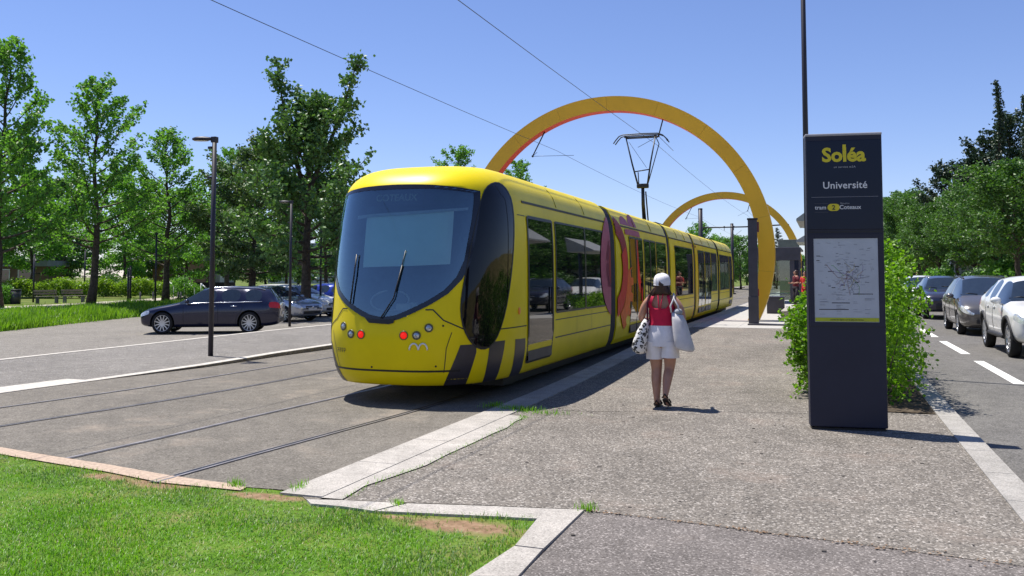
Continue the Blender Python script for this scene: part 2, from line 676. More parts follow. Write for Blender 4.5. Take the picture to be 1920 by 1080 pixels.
# dry dirt and crumbs gathered in the seam
mb = MB()
sp = [G(*p, 0) for p in seam if G(*p).x < 1.25]
for i in range(260):
    j = rnd.randrange(len(sp) - 1)
    t = rnd.random()
    c = sp[j].lerp(sp[j + 1], t)
    amt = .014 + .035 * max(0, (c.x + .2))
    c = c + Vector((rnd.gauss(0, .02), rnd.gauss(-.01, amt), .004))
    r = rnd.uniform(.003, .011)
    q = rnd.uniform(0, 6)
    mb.add([(c.x + r * cos(q + a) * rnd.uniform(.5, 1.8), c.y + r * sin(q + a), c.z + rnd.uniform(0, .006)) for a in (0, 1.6, 3.1, 4.7)], [(0, 1, 2, 3)])
tag(mb.build('seam_dirt', BARE), kind='stuff')

# kerb and carriageway on the right
mb = MB()
stones(mb, 1.2, 1.43, -4, 130, 1.0, lambda y: (hz(y) if y < 24 else .2) + .012, .4)
structure('road_kerb', mb, GRANITE2)
mb = MB()
mb.poly([(1.40, -30, -.04), (6.4, -30, -.04), (6.4, 260, -.04), (1.40, 260, -.04)])
structure('road', mb, ROAD)
mb = MB()
y = 4.4
while y < 150:
    a, b_ = y, y + 3.9
    mb.poly([(2.70, a, -.036), (2.88, a, -.036), (2.88, b_, -.036), (2.70, b_, -.036)])
    y += 5.55
structure('road_markings', mb, PAINTW)
# strip of soil under the hedge, between the walkway and the kerb
mb = MB()
ys = [11.5 + .8 * i for i in range(12)]
vs = [(.42 + .08 * sin(y * 3), y, hz(y) + .012) for y in ys] + [(1.19, y, hz(y) + .012) for y in ys]
k = len(ys)
mb.add(vs, [(i, k + i, k + i + 1, i + 1) for i in range(k - 1)])
structure('planting_bed', mb, soil('dark_soil', (.05, .04, .028), (.09, .07, .05), (.15, .12, .085), 5))
# slope on the far side of the road
def hill(x, y):
    t = interp([(6.4, -.05), (7.6, .08), (9, .5), (12, 1.35), (20, 3.0), (40, 5.0), (90, 9)], x)
    return t * (1 + .15 * sin(y * .13 + x * .21)) + .06 * sin(x * 1.7 + y * .9)
mb = MB()
xs = [6.4, 6.41, 7, 7.6, 8.3, 9, 10, 11, 12, 14, 17, 20, 26, 34, 45, 60, 90]
ys = [-20 + 4 * i for i in range(72)]
vs = [(x, y, hill(x, y) if x > 6.405 else -.4) for y in ys for x in xs]
k = len(xs)
mb.add(vs, [(j * k + i, j * k + i + 1, (j + 1) * k + i + 1, (j + 1) * k + i) for j in range(len(ys) - 1) for i in range(k - 1)], 0, True)
structure('hillside', mb, DRY)

# opposite platform
near = [(-300, 782, 0), (0, 738, .0), (180, 714, .0), (300, 697, .02), (400, 682.5, .04), (520, 662.5, .062), (628, 646.5, .08)]
far = [(-300, 706, .0), (0, 674, .0), (200, 652.5, .01), (300, 642, .03), (400, 631, .05), (520, 618, .09), (628, 607.5, .10)]
nl = [G(x, y, z + .0) for x, y, z in near]
fl = [G(x, y, z + .0) for x, y, z in far]
XN, XF = nl[-1].x, fl[-1].x
def resample(l, X):
    tx = sorted((p.y, p.x) for p in l) + [(l[-1].y + 8, X), (l[-1].y + 20, X)]
    a_, b_ = tx[0], tx[1]
    tx = [(a_[0] - 14, a_[1] - (b_[1] - a_[1]) / (b_[0] - a_[0]) * 14)] + tx
    tz = sorted((p.y, p.z) for p in l)
    y0, y1 = tx[0][0], tx[-1][0]
    k = 40
    ys_ = [lerp(y0, y1, i / k) for i in range(k + 1)]
    return [Vector((sinterp(tx, y), y, interp(tz, y))) for y in ys_] + [Vector((X, 125, .11))]
Y185 = nl[2].y
nl, fl = resample(nl, XN), resample(fl, XF)
mb = MB()
n = len(nl)
dz = Vector((0, 0, -.4))
mb.add(nl + fl + [p + dz for p in nl] + [p + dz for p in fl],
       [(i, i + 1, n + i + 1, n + i) for i in range(n - 1)] + [(i, 2 * n + i, 2 * n + i + 1, i + 1) for i in range(n - 1)] +
       [(n + i, n + i + 1, 3 * n + i + 1, 3 * n + i) for i in range(n - 1)])
structure('opposite_platform', mb, PLATF)
mb = MB()
ws = [.62, .60, .55, .20, .20, .20, .20, .20, .20]
iw = [.16] * 8
for i in range(n - 1):
    for line, sgn in ((nl, -1), (fl, 1)):
        a, b_ = line[i], line[i + 1]
        wa = wb = (.58 if (a.y + b_.y) / 2 < Y185 else .20) if sgn < 0 else .17
        pa, pb = a + Vector((0, 0, .01)), b_ + Vector((0, 0, .01))
        mb.prism([pa, pb, pb + Vector((sgn * wb, 0, 0)), pa + Vector((sgn * wa, 0, 0))], (0, 0, -.26))
structure('opposite_platform_kerb', mb, plain("white_kerb", (.48, .45, .40), .8, 0, .3, .16, 12))
# parking
PZ = -.26
mb = MB()
ge = [G(-500, 690, PZ), G(-200, 655, PZ), G(0, 622, PZ), G(100, 611, PZ), G(260, 594, PZ), G(370, 584, PZ)]
xs = XF + .05
vs = [(p.x - .5, p.y, PZ) for p in ge] + [(-40, 70, PZ), (-40, 130, PZ), (xs, 130, PZ), (xs, -5, PZ), (-60, -5, PZ)]
mb.poly(vs)
structure('parking', mb, PARK)
# park ground behind it: a bank, then flat
GZ = .10
mb = MB()
rows = []
gl = ge + [Vector((-38.5, 58, PZ)), Vector((-39, 75, PZ)), Vector((-37, 140, PZ))]
for off, z in ((.0, PZ - .03), (1.2, .0), (3.0, GZ), (10, GZ + .02), (40, GZ + .05), (300, 3.5)):
    rows.append([Vector((p.x - off * .93, p.y + off * .37 * (1 if p.y < 60 else .1), z)) for p in gl])
n = len(gl)
mb.add([p for r in rows for p in r], [(j * n + i, j * n + i + 1, (j + 1) * n + i + 1, (j + 1) * n + i) for j in range(len(rows) - 1) for i in range(n - 1)], 0, True)
structure('park_ground', mb, FIELD)
# gravel path through the park
mb = MB()
pp = [(-260, 596, 1.2), (0, 577, 1.0), (120, 572, .9), (220, 566, .8), (300, 561, .8), (380, 553, .8), (470, 545, .9)]
tp, bt = [], []
for x, y, wd in pp:
    tp.append(G(x, y - 2.2, GZ + .05))
    bt.append(G(x, y + 2.2, GZ + .05))
n = len(pp)
mb.add(tp + bt, [(i, n + i, n + i + 1, i + 1) for i in range(n - 1)])
structure('path', mb, PATHM)

# ------------------------------------------------------------------ lawn in front
lawn = [(-420, 800), (-260, 826), (0, 851), (100, 868), (200, 884), (300, 904), (360, 910), (430, 917), (465, 914), (556, 926), (575, 938), (583, 944), (642, 949), (706, 957.8), (880, 965.5), (1007, 972.5), (957, 1028), (878, 1080)]
lp = [G(*p) for p in lawn] + [Vector((u0.x, u0.y, 0)), Vector((-9, -7, 0)), Vector((-14, -7, 0)), Vector((-14, 6, 0))]
mb = MB()
lq = [(-420, 790), (-260, 815), (0, 842), (100, 860), (200, 875), (300, 893), (360, 902), (430, 910), (465, 912), (556, 922), (578, 938), (640, 943), (706, 951), (880, 959), (1012, 964), (962, 1025), (884, 1080)]
lw = [G(*p) for p in lq] + lp[-4:]
mb.poly([(p.x, p.y, -.006) for p in lw])
structure('lawn', mb, LAWN)
def inpoly(x, y, pl):
    c = False
    for i in range(len(pl)):
        a, b_ = pl[i], pl[i - 1]
        if (a[1] > y) != (b_[1] > y) and x < (b_[0] - a[0]) * (y - a[1]) / (b_[1] - a[1]) + a[0]:
            c = not c
    return c
l2 = [(p.x, p.y) for p in lp]
ctr = G(860, 985)
def edge_dist(x, y):
    d = 9
    for i in range(len(l2)):
        a, b_ = Vector(l2[i - 1]), Vector(l2[i])
        ab = b_ - a
        t = max(0, min(1, (Vector((x, y)) - a).dot(ab) / max(1e-6, ab.length_squared)))
        d = min(d, (a + ab * t - Vector((x, y))).length)
    return d
mb = MB()
def blade(mb, x, y, z, h, w, lean, q, mi=0):
    dx, dy = cos(q), sin(q)
    lx, ly = cos(q + 1.57) * lean, sin(q + 1.57) * lean
    mb.v += [(x - dx * w, y - dy * w, z), (x + dx * w, y + dy * w, z), (x + lx * .45 + dx * w * .7, y + ly * .45 + dy * w * .7, z + h * .62), (x + lx * .45 - dx * w * .7, y + ly * .45 - dy * w * .7, z + h * .62), (x + lx, y + ly, z + h)]
    o = len(mb.v) - 5
    mb.f += [[o, o + 1, o + 2, o + 3], [o + 3, o + 2, o + 4]]
    mb.m += [mi, mi]
    mb.sm += [False, False]
cnt = 0
BP = [(G(300, 906), .30, .14), (G(205, 893), .25, .10), (G(500, 930), .34, .09), (G(740, 968), .12, .04)]
def patchy(x, y):
    return .5 + .5 * sin(x * 2.1 + 1.7 * sin(y * 1.6 + .5) + .8 * sin(x * 5.3 + y * 3.1)) * sin(y * 2.4 + 1.3 * sin(x * 1.4) + .7 * sin(y * 6.1 - x * 2.2))
while cnt < 92000:
    x, y = rnd.uniform(-9.5, 0), rnd.uniform(1.6, 9.6)
    xc, zc = x * cos(ALPHA) + y * sin(ALPHA), -x * sin(ALPHA) + y * cos(ALPHA)
    if zc < 3.0 or abs(xc) > zc * .72:
        continue
    if rnd.random() > (5.2 / zc) ** 1.3 or not inpoly(x, y, l2):
        continue
    e = edge_dist(x, y) + .05 * sin(x * 9 + y * 7) + .03 * sin(x * 23 - y * 17)
    cl = patchy(x, y)
    dp = ((x - ctr.x) * .9) ** 2 + ((y - ctr.y) * 2.6) ** 2
    dp += .10 * sin(x * 7 + 2) * sin(y * 13) + .06 * sin(x * 19)
    cnt += 1
    if dp < .17 and rnd.random() < .88: continue
    if dp < .34 and rnd.random() < .5: continue
    if e < .07 and rnd.random() < .5: continue
    if any(((x - q_.x) / rx_) ** 2 + ((y - q_.y) / ry_) ** 2 < 1 for q_, rx_, ry_ in BP) and rnd.random() < .72: continue
    if cl < .22 and rnd.random() < .45: continue
    h = rnd.uniform(.011, .028) * (.55 + .8 * cl) * (1 if e > .15 else 1.25)
    if rnd.random() < .01: h *= 1.8
    straw = .05 + .26 * max(0, .5 - cl) + (.12 if e < .25 else 0)
    blade(mb, x, y, -.006, h, rnd.uniform(.0014, .0032), rnd.uniform(.004, .04), rnd.uniform(0, 6.3), 1 if rnd.random() < straw else (2 if rnd.random() < .25 + (.4 if e < .5 else 0) else 0))
STRAW = leafmat("grass_straw", (.22, .21, .07), (.36, .33, .13), .3)
GRASSD = leafmat('grass_deep', (.045, .115, .02), (.12, .22, .045), .3)
tag(mb.build('grass', [GRASSB, STRAW, GRASSD], fix=False), kind='stuff')
def bare_spots(m, spots):
    """worn earth showing through the turf: soft-edged spots in the soil material itself"""
    nt = m.node_tree
    b = nt.nodes.get("Principled BSDF")
    base = b.inputs['Base Color'].links[0].from_socket
    tc = N(nt, "ShaderNodeTexCoord")
    n1 = noise(nt, 7, 6, .75)
    earth = ramp(nt, noise(nt, 11, 6, .7), [(.3, (.15, .095, .055)), (.55, (.26, .17, .105)), (.75, (.34, .25, .17))])
    cur = base
    for (cx_, cy_, rx_, ry_) in spots:
        mp_ = N(nt, "ShaderNodeMapping")
        mp_.inputs['Location'].default_value = (-cx_ / rx_, -cy_ / ry_, 0)
        mp_.inputs['Scale'].default_value = (1 / rx_, 1 / ry_, 0)
        nt.links.new(tc.outputs['Object'], mp_.inputs[0])
        ln = N(nt, "ShaderNodeVectorMath", operation='LENGTH')
        nt.links.new(mp_.outputs[0], ln.inputs[0])
        ad = N(nt, "ShaderNodeMath", operation='MULTIPLY_ADD')
        nt.links.new(n1, ad.inputs[0])
        ad.inputs[1].default_value = 1.6
        nt.links.new(ln.outputs['Value'], ad.inputs[2])
        cur = mixc(nt, ramp(nt, ad.outputs[0], [(.0, (1, 1, 1)), (1.0, (0, 0, 0))]) if 0 else ramp2(nt, ad.outputs[0], 1.45, 2.1), cur, earth)
    nt.links.new(cur, b.inputs['Base Color'])
def ramp2(nt, v, a, b_):
    mr = N(nt, "ShaderNodeMapRange")
    mr.inputs['From Min'].default_value = a
    mr.inputs['From Max'].default_value = b_
    mr.inputs['To Min'].default_value = 1
    mr.inputs['To Max'].default_value = 0
    nt.links.new(v, mr.inputs['Value'])
    return mr.outputs[0]
bare_spots(LAWN, [(ctr.x, ctr.y, .42, .15)] + [(q_.x, q_.y, rx_, ry_) for q_, rx_, ry_ in BP])

# weeds in the joint of the kerb and along the stones
mb = MB()
for (px, py, sx, sy, nn) in ((925, 762, .10, .10, 130), (970, 768, .22, .05, 260), (1015, 775, .35, .06, 160), (1100, 957, .06, .03, 60), (560, 915, .05, .05, 60), (440, 911, .08, .03, 60), (745, 946, .04, .03, 40)):
    c = G(px, py, .005)
    for i in range(nn):
        blade(mb, c.x + rnd.gauss(0, sx * .6), c.y + rnd.gauss(0, sy), .006, rnd.uniform(.02, .07), .003, rnd.uniform(0, .05), rnd.uniform(0, 6.3))
lo3 = [G(*p) for p in lo]
for i in range(420):
    j = rnd.randrange(len(lo3) - 1)
    c = lo3[j].lerp(lo3[j + 1], rnd.random())
    blade(mb, c.x + rnd.gauss(.02, .025), c.y + rnd.gauss(0, .03), .004, rnd.uniform(.01, .03), .0025, rnd.uniform(0, .03), rnd.uniform(0, 6.3))
tag(mb.build('joint_weeds', [GRASSB], fix=False), kind='stuff')

# tall grass on the bank by the parking
mb = MB()
for i in range(30000):
    j = rnd.randrange(len(ge) - 1)
    t = rnd.random()
    a = ge[j].lerp(ge[j + 1], t)
    off = abs(rnd.gauss(0, 1)) * 2.6
    x, y = a.x - off * .93 + rnd.gauss(0, .1), a.y + off * .37
    z = interp([(0, PZ - .03), (1.2, .0), (3, GZ), (10, GZ + .02)], off)
    cl = .55 + .45 * sin(x * 1.3 + y * .7) * sin(y * 1.1)
    blade(mb, x, y, z - .02, rnd.uniform(.16, .40) * (.6 + .7 * cl) * (1 if off < 3.2 else .55), rnd.uniform(.010, .02), rnd.uniform(.02, .22), rnd.uniform(0, 6.3))
tag(mb.build('tall_grass', [TALLG], fix=False), kind='stuff')

mb = MB()
mb.poly([(-14, -8, -.03), (0, -8, -.03), (0, 7.5, -.03), (-14, 7.5, -.03)])
structure('soil', mb, BARE)

# hairline joints across the walkway and a tar seam in the track bed
mb = MB()
def crack(pts, w_, z=.004):
    q = [G(*p, z) for p in pts]
    out = []
    for a, b_ in zip(q, q[1:]):
        k = max(2, int((b_ - a).length / .06))
        for i in range(k):
            c = a.lerp(b_, i / k)
            out.append(c + Vector((rnd.gauss(0, .004), rnd.gauss(0, .006), 0)))
    out.append(q[-1])
    for a, b_ in zip(out, out[1:]):
        n_ = Vector((-(b_ - a).y, (b_ - a).x, 0)).normalized() * w_ * rnd.uniform(.3, .7)
        mb.add([a - n_, a + n_, b_ + n_, b_ - n_], [(0, 1, 2, 3)])
crack([(1035, 768), (1110, 771), (1232, 771)], .012)
crack([(1365, 772), (1440, 773), (1515, 775)], .010)
crack([(1672, 812), (1740, 812), (1770, 811)], .012)
structure('pavement_joint', mb, plain('joint_dark', (.05, .045, .04), .9, 0, .1, .2))
# gum spots and litter-sized stains on the walkway
mb = MB()
for i in range(150):
    x, y = rnd.uniform(-3.2, 1.0), rnd.uniform(4.6, 16)
    if y < 6.6 and x < -1.6: continue
    if y < 5.4: continue
    r = rnd.uniform(.008, .02)
    mb.add([(x + r * cos(t) * rnd.uniform(.8, 1.2), y + r * sin(t) * rnd.uniform(.8, 1.2), hz(y) + .0035) for t in [k * pi / 4 for k in range(8)]], [tuple(range(8))])
tag(mb.build('gum_spots', plain('gum_dark', (.07, .062, .055), .8, 0, .2, .1)), kind='stuff')
# ================================================================== THE TRAM
TX, TY = -5.2, 9.9           # track centre, nose tip
TL = 33.2
tram = empty('tram', (TX, TY, 0), 0, 'long yellow tram with dark wraparound windscreen passing the stop', 'tram')
NN = 2.8
YC = [(.25, .20), (.35, .12), (.6, .04), (.85, .0), (1.05, .015), (1.4, .065), (1.8, .14), (2.2, .225), (2.6, .32), (2.78, .38), (2.88, .47), (2.98, .62), (3.06, .85), (3.115, 1.15), (3.145, 1.6)]
WD = [(.25, 1.14), (.35, 1.19), (.6, 1.24), (.9, 1.25), (1.8, 1.25), (2.3, 1.235), (2.64, 1.20), (2.75, 1.17), (2.88, 1.115), (2.98, 1.03), (3.045, .95), (3.095, .83), (3.127, .68), (3.145, .45)]
YS = 2.0
def yc(z): return sinterp(YC, z)
def wd(z): return sinterp(WD, z)
def S(s, z, off=0.0):
    """point of the cab surface: s = -1..1 round the nose, beyond that along the side"""
    def raw(s, z):
        w, c = wd(z), yc(z)
        L = YS - c
        a = abs(s)
        sg = 1 if s >= 0 else -1
        if a <= 1:
            ph = a * pi / 2
            return Vector((sg * w * max(0, sin(ph)) ** (2 / NN), c + L * (1 - max(0, cos(ph)) ** (2 / NN)), z))
        return Vector((sg * w, YS + (a - 1) * 3.0, z))
    p = raw(s, z)
    if off:
        e = .004
        n = (raw(s + e, z) - raw(s - e, z)).cross(raw(s, z + e) - raw(s, z - e))
        if n.length > 1e-12:
            n.normalize()
            p = p + n * off
    return p
def s_of_x(x, z):
    w = wd(z)
    r = min(1, abs(x) / w)
    return math.copysign(math.asin(min(1, r ** (NN / 2))) / (pi / 2), x)
def s_of_y(y, z):
    c = yc(z)
    if y >= YS: return 1 + (y - YS) / 3.0
    t = max(0, 1 - (y - c) / (YS - c))
    return math.acos(min(1, t ** (NN / 2))) / (pi / 2)
def hit(px, py):
    """(s, z) on the tram surface seen at that place of the photo"""
    o, d = ray(px, py)
    o = o - Vector((TX, TY, 0))
    d = d.normalized()
    def F(t):
        p = o + d * t
        if p.z > 3.14: return 1
        if p.z < .2 and t > 13: return -1
        w, c = wd(p.z), yc(p.z)
        f = (max(0, 1 - (p.y - c) / (YS - c))) ** NN
        return (abs(p.x) / w) ** NN + f - 1
    t = 6.0
    while t < 60 and F(t) > 0:
        t += .01
    a, b = t - .01, t
    for _ in range(30):
        m = (a + b) / 2
        if F(m) > 0: a = m
        else: b = m
    p = o + d * b
    s = s_of_y(p.y, p.z) if p.y > .7 else abs(s_of_x(p.x, p.z))
    return (math.copysign(s, p.x), p.z)

def patch(outline, off, du=.03, dv=.06):
    """MB of a region of the cab surface; outline in (s, z)"""
    bm = bmesh.new()
    f = bm.faces.new([bm.verts.new((u, v, 0)) for u, v in outline])
    bmesh.ops.triangulate(bm, faces=[f])
    us = [u for u, v in outline]
    vs = [v for u, v in outline]
    k = math.ceil(min(us) / du)
    while k * du < max(us):
        bmesh.ops.bisect_plane(bm, geom=bm.verts[:] + bm.edges[:] + bm.faces[:], plane_co=(k * du, 0, 0), plane_no=(1, 0, 0), dist=1e-6)
        k += 1
    k = math.ceil(min(vs) / dv)
    while k * dv < max(vs):
        bmesh.ops.bisect_plane(bm, geom=bm.verts[:] + bm.edges[:] + bm.faces[:], plane_co=(0, k * dv, 0), plane_no=(0, 1, 0), dist=1e-6)
        k += 1
    bmesh.ops.remove_doubles(bm, verts=bm.verts[:], dist=1e-6)
    bm.verts.index_update()
    m = MB()
    m.add([S(v.co.x, v.co.y, off) for v in bm.verts], [[v.index for v in f.verts] for f in bm.faces], 0, True)
    bm.free()
    return m
def ring_patch(outer, inner, off, mi=0):
    m = MB()
    n = len(outer)
    vs = [S(u, v, off) for u, v in outer] + [S(u, v, off) for u, v in inner]
    m.add(vs, [(i, (i + 1) % n, n + (i + 1) % n, n + i) for i in range(n)], mi, True)
    return m
def dense(pl, n=3):
    out = []
    for i in range(len(pl)):
        a, b = pl[i], pl[(i + 1) % len(pl)]
        for k in range(n):
            out.append((lerp(a[0], b[0], k / n), lerp(a[1], b[1], k / n)))
    return out

# --- windscreen outline in front view (x, z)
half = [(0, 1.045), (.2, 1.075), (.4, 1.16), (.60, 1.265), (.78, 1.40), (.905, 1.58), (.97, 1.80), (.99, 2.05), (1.005, 2.35), (1.0, 2.60), (.985, 2.72), (.80, 2.75), (.5, 2.78), (.25, 2.79), (0, 2.795)]
def scaled(k, m):     # shrink by about k metres towards the middle
    out = []
    for x, z in half:
        cx, cz = 0, 2.0
        d = math.hypot(x - cx, z - cz)
        out.append((x - (x - cx) / max(d, .01) * k, z - (z - cz) / max(d, .01) * k * m))
    return out
def full(hf):
    return [(s_of_x(x, z), z) for x, z in hf] + [(-s_of_x(x, z), z) for x, z in reversed(hf[1:-1])]
WS = dense(full(half), 3)
WI = dense(full(scaled(.062, 1)), 3)
WP = full(scaled(.058, 1))

INTER = plain("cab_interior", (.035, .06, .085), .7, 0, .2, .2)
# --- cab shell
NS, ZS = 84, [.25, .28, .33, .40] + [.45 + .055 * i for i in range(41)] + [2.70, 2.74, 2.78, 2.83, 2.88, 2.92, 2.96, 2.99, 3.02, 3.045, 3.065, 3.08, 3.095, 3.11, 3.122, 3.13, 3.138, 3.145]
ZS = sorted(ZS)
CABEND = 7.1
def cab_shell():
    m = MB()
    ss = [-1 + 2 * i / NS for i in range(NS + 1)]
    ext = [1 + (CABEND - YS) / 3.0 * k for k in (.15, .5, 1)]
    ss = [-e for e in reversed(ext)] + ss + ext
    idx = {}
    pushed = set()
    for j, z in enumerate(ZS):
        for i, s in enumerate(ss):
            p = S(s, z)
            if abs(s) < 1 and inpoly(s, z, WP):
                p = S(s, z, -.30)
                pushed.add((i, j))
            idx[i, j] = len(m.v)
            m.v.append(tuple(p))
    for j in range(len(ZS) - 1):
        for i in range(len(ss) - 1):
            q = [(i, j), (i + 1, j), (i + 1, j + 1), (i, j + 1)]
            m.f.append([idx[a] for a in q])
            m.m.append(1 if any(a in pushed for a in q) else 0)
            m.sm.append(True)
    # roof lid and floor
    m.f.append([idx[i, len(ZS) - 1] for i in range(len(ss))])
    m.m.append(0); m.sm.append(False)
    m.f.append([idx[i, 0] for i in reversed(range(len(ss)))])
    m.m.append(0); m.sm.append(False)
    return m
cab_shell().build('cab_shell', [YEL, INTER], tram)

SCREEN = glassmat("windscreen_glass", (.66, .80, .84), (.66, .86, .95), .15, .015, 1.6)
FRIT = plain("windscreen_edge", (.010, .012, .022), .15, 0, .5, .05)
ws = patch(WS, .004).build('windscreen', SCREEN, tram)
ring_patch(WS, WI, .007).build('windscreen_edge', FRIT, ws)
BLIND = plain("sun_blind", (.62, .78, .74), .8, 0, .2, .04, 2)
def px_poly(pts): return [hit(*p) for p in pts]
bl = px_poly([(684, 403), (853, 392), (846, 494), (676, 500)])
patch(bl, -.05).build('sun_blind', BLIND, tram)
bar = px_poly([(668, 404), (880, 388), (880, 393), (668, 410)])
patch(bar, -.03).build('blind_rail', plain("blind_rail", (.34, .40, .42), .5, 0, .4, .05), tram)
def in_band(z0, z1, x1, off):
    pl = [(s_of_x(-x1, z0), z0), (s_of_x(x1, z0), z0), (s_of_x(x1, z1), z1), (s_of_x(-x1, z1), z1)]
    return patch(pl, off)
# destination display
dd = in_band(2.54, 2.71, .52, -.06).build('destination_display', plain("display_black", (.015, .02, .03), .5, 0, .3, .1), tram)
M = Matrix.Translation((0, yc(2.6) + .045, 2.585)) @ Matrix.Rotation(R(78), 4, 'X')
put_text('display_text', 'COTEAUX', .125, plain("display_letters", (.20, .24, .17), .6), dd, M, .004)
# dashboard, wheel-shaped console, driver seat back
mb = MB()
rings = []
for a in range(13):
    s = lerp(-.62, .62, a / 12)
    z0 = 1.13
    p = S(s, z0, -.06)
    q = S(s, z0 + .09, -.28)
    rings.append([p, Vector((p.x, p.y + .02, p.z + .05)), q, Vector((q.x, q.y, q.z - .2))])
mb.loft(rings, 0, closed=True)
mb.build('dashboard', plain("dashboard", (.10, .12, .14), .6, 0, .3, .2), tram)
mb = MB()
mb.tube([(-.06 + .27 * cos(a), .33 + .06 * sin(a), 1.30 + .13 * sin(a)) for a in [i * 2 * pi / 20 for i in range(21)]], .014, 6)
mb.bbox((.18, .26, 1.22), (.22, .08, .10), .02)
mb.bbox((.30, .28, 1.25), (.12, .06, .07), .02)
mb.build('driver_console', plain("console", (.30, .32, .33), .5, 0, .4, .1), tram)
# wipers
def on(px, py, off):
    s, z = hit(px, py)
    return S(s, z, off)
mb = MB()
mb.tube([on(716, 597, .03), on(740, 560, .035), on(756, 498, .03)], .009, 6)
mb.tube([on(742, 548, .022), on(762, 470, .022)], .007, 6)
mb.build('wiper', BLK, tram)
mb = MB()
mb.tube([on(660, 570, .03), on(667, 520, .035), on(672, 478, .03)], .011, 6)
mb.build('wiper', BLK, tram)
mb = MB()
pl = px_poly([(685, 596), (708, 599), (733, 599), (742, 597), (738, 606), (729, 608), (692, 605)])
b_ = patch(pl, .012)
b_.build('wiper_cover', BLK, tram)

# --- dark oval window at the cab's side, mirrored on the other side
ov = []
opx = [(931, 342), (945, 350), (955, 366), (961, 392), (963, 430), (961, 480), (956, 530), (947, 585), (935, 625), (921, 648), (905, 655), (889, 648), (875, 629), (866, 602), (864, 570), (870, 530), (880, 478), (889, 430), (899, 385), (906, 361), (916, 347)]
ov = px_poly(opx)
OVAL = plain("oval_glass", (.004, .004, .006), .03, 0, .3, .1)
def smoothpoly(pl, it=2):
    for _ in range(it):
        out = []
        for i in range(len(pl)):
            a, b = pl[i], pl[(i + 1) % len(pl)]
            out += [(lerp(a[0], b[0], .25), lerp(a[1], b[1], .25)), (lerp(a[0], b[0], .75), lerp(a[1], b[1], .75))]
        pl = out
    return pl
ov = smoothpoly(ov, 1)
for sg in (1, -1):
    o2 = [(u * sg, v) for u, v in ov]
    sw = patch(o2, .005).build('side_window', OVAL, tram)
    cx = sum(u for u, v in o2) / len(o2)
    cz = sum(v for u, v in o2) / len(o2)
    outer = [(cx + (u - cx) * 1.035, cz + (v - cz) * 1.012) for u, v in o2]
    ring_patch(outer, [(cx + (u - cx) * .985, cz + (v - cz) * .994) for u, v in o2], .008).build('window_seal', BLK, sw)

# --- black stripes under the oval
st = [[(863, 647), (893, 645), (893, 660), (874, 720), (831, 721)], [(918, 641), (947, 638), (928, 716), (905, 717)], [(966, 636), (985, 634), (972, 708), (953, 710)]]
for q in st:
    pl = px_poly([(x, min(y, 713)) for x, y in q])
    lowz = sorted(pl, key=lambda t: t[1])[:2]
    pl = [(u, .252) if (u, v) in lowz else (u, v) for u, v in pl]
    for sg in (1, -1):
        patch([(u * sg, v) for u, v in pl], .003).build('livery_stripe', STRIPE, tram)

# --- seams
def seam(pts, wdt=.016, off=.004, name='panel_seam', m=None):
    uv = []
    for i in range(len(pts) - 1):
        for k in range(6):
            uv.append((lerp(pts[i][0], pts[i + 1][0], k / 6), lerp(pts[i][1], pts[i + 1][1], k / 6)))
    uv.append(pts[-1])
    mb = MB()
    vs = []
    for i, (u, v) in enumerate(uv):
        a, b = uv[max(0, i - 1)], uv[min(len(uv) - 1, i + 1)]
        pa, pb = S(*a), S(*b)
        d = (pb - pa).normalized()
        e = .004
        nrm = (S(u + e, v) - S(u - e, v)).cross(S(u, v + e) - S(u, v - e)).normalized()
        w = d.cross(nrm) * wdt / 2
        c = S(u, v, off)
        vs += [c + w, c - w]
    mb.add(vs, [(2 * i, 2 * i + 1, 2 * i + 3, 2 * i + 2) for i in range(len(uv) - 1)], 0, True)
    return mb.build(name, m or BLK, tram)
for sg in (1, -1):
    seam([(sg * s_of_y(.45, .92), .92 if 0 else .925), (sg * s_of_y(1.93, .925), .925)])
    seam([(sg * hit(798, 577)[0], 1.20), (sg * hit(812, 577)[0], 1.20), (sg * hit(832, 590)[0], 1.07), (sg * s_of_y(.45, .925), .925)])
    seam([(sg * hit(848, 604)[0], .92), (sg * hit(836, 640)[0], .72), (sg * hit(832, 683)[0], .42)], .010)
    seam([(sg * .92, 2.46), (sg * s_of_y(1.93, 2.46), 2.46)], .012)
seam([(s_of_x(-.95, .44), .44), (0, .44), (s_of_x(.88, .44), .44)], .026, .006)
# lights: lamp in a dark housing, set in the nose
LRED = emit("lamp_red", (.9, .012, .004), .45)
LENS = plain("lamp_lens", (.42, .44, .46), .12, .6, .6, .3, 40)
def lamp(px, py, r, m, name, sg):
    s, z = hit(px, py)
    s *= sg
    c, n = S(s, z, 0), (S(s, z, .01) - S(s, z, 0)).normalized()
    q = n.to_track_quat('Z', 'Y').to_matrix()
    mb = MB()
    for rr, zz in ((1, 0),):
        pass
    rings = []
    for rr, zz in ((1.22, -.01), (1.22, .012), (1.0, .014), (.92, .004)):
        rings.append([c + q @ Vector((r * rr * cos(a), r * rr * sin(a), zz)) for a in [i * 2 * pi / 20 for i in range(20)]])
    mb.loft(rings, 0, caps=False)
    hsg = mb.build(name, plain("lamp_housing", (.12, .11, .03), .4, 0, .5, .1) if "lamp_housing" not in MATS else MATS["lamp_housing"], tram)
    mb = MB()
    rings = [[c + q @ Vector((r * k * cos(a), r * k * sin(a), .006 + .016 * (1 - k * k))) for a in [i * 2 * pi / 20 for i in range(20)]] for k in (.95, .7, .4, .02)]
    mb.loft(rings, 0)
    mb.build('lens', m, hsg)
for sg in (1, -1):
    lamp(757, 629, .047, LRED, 'marker_lamp', sg)
    lamp(781, 629, .045, LENS, 'headlight', sg)
    lamp(804, 615, .045, LENS, 'headlight', sg)
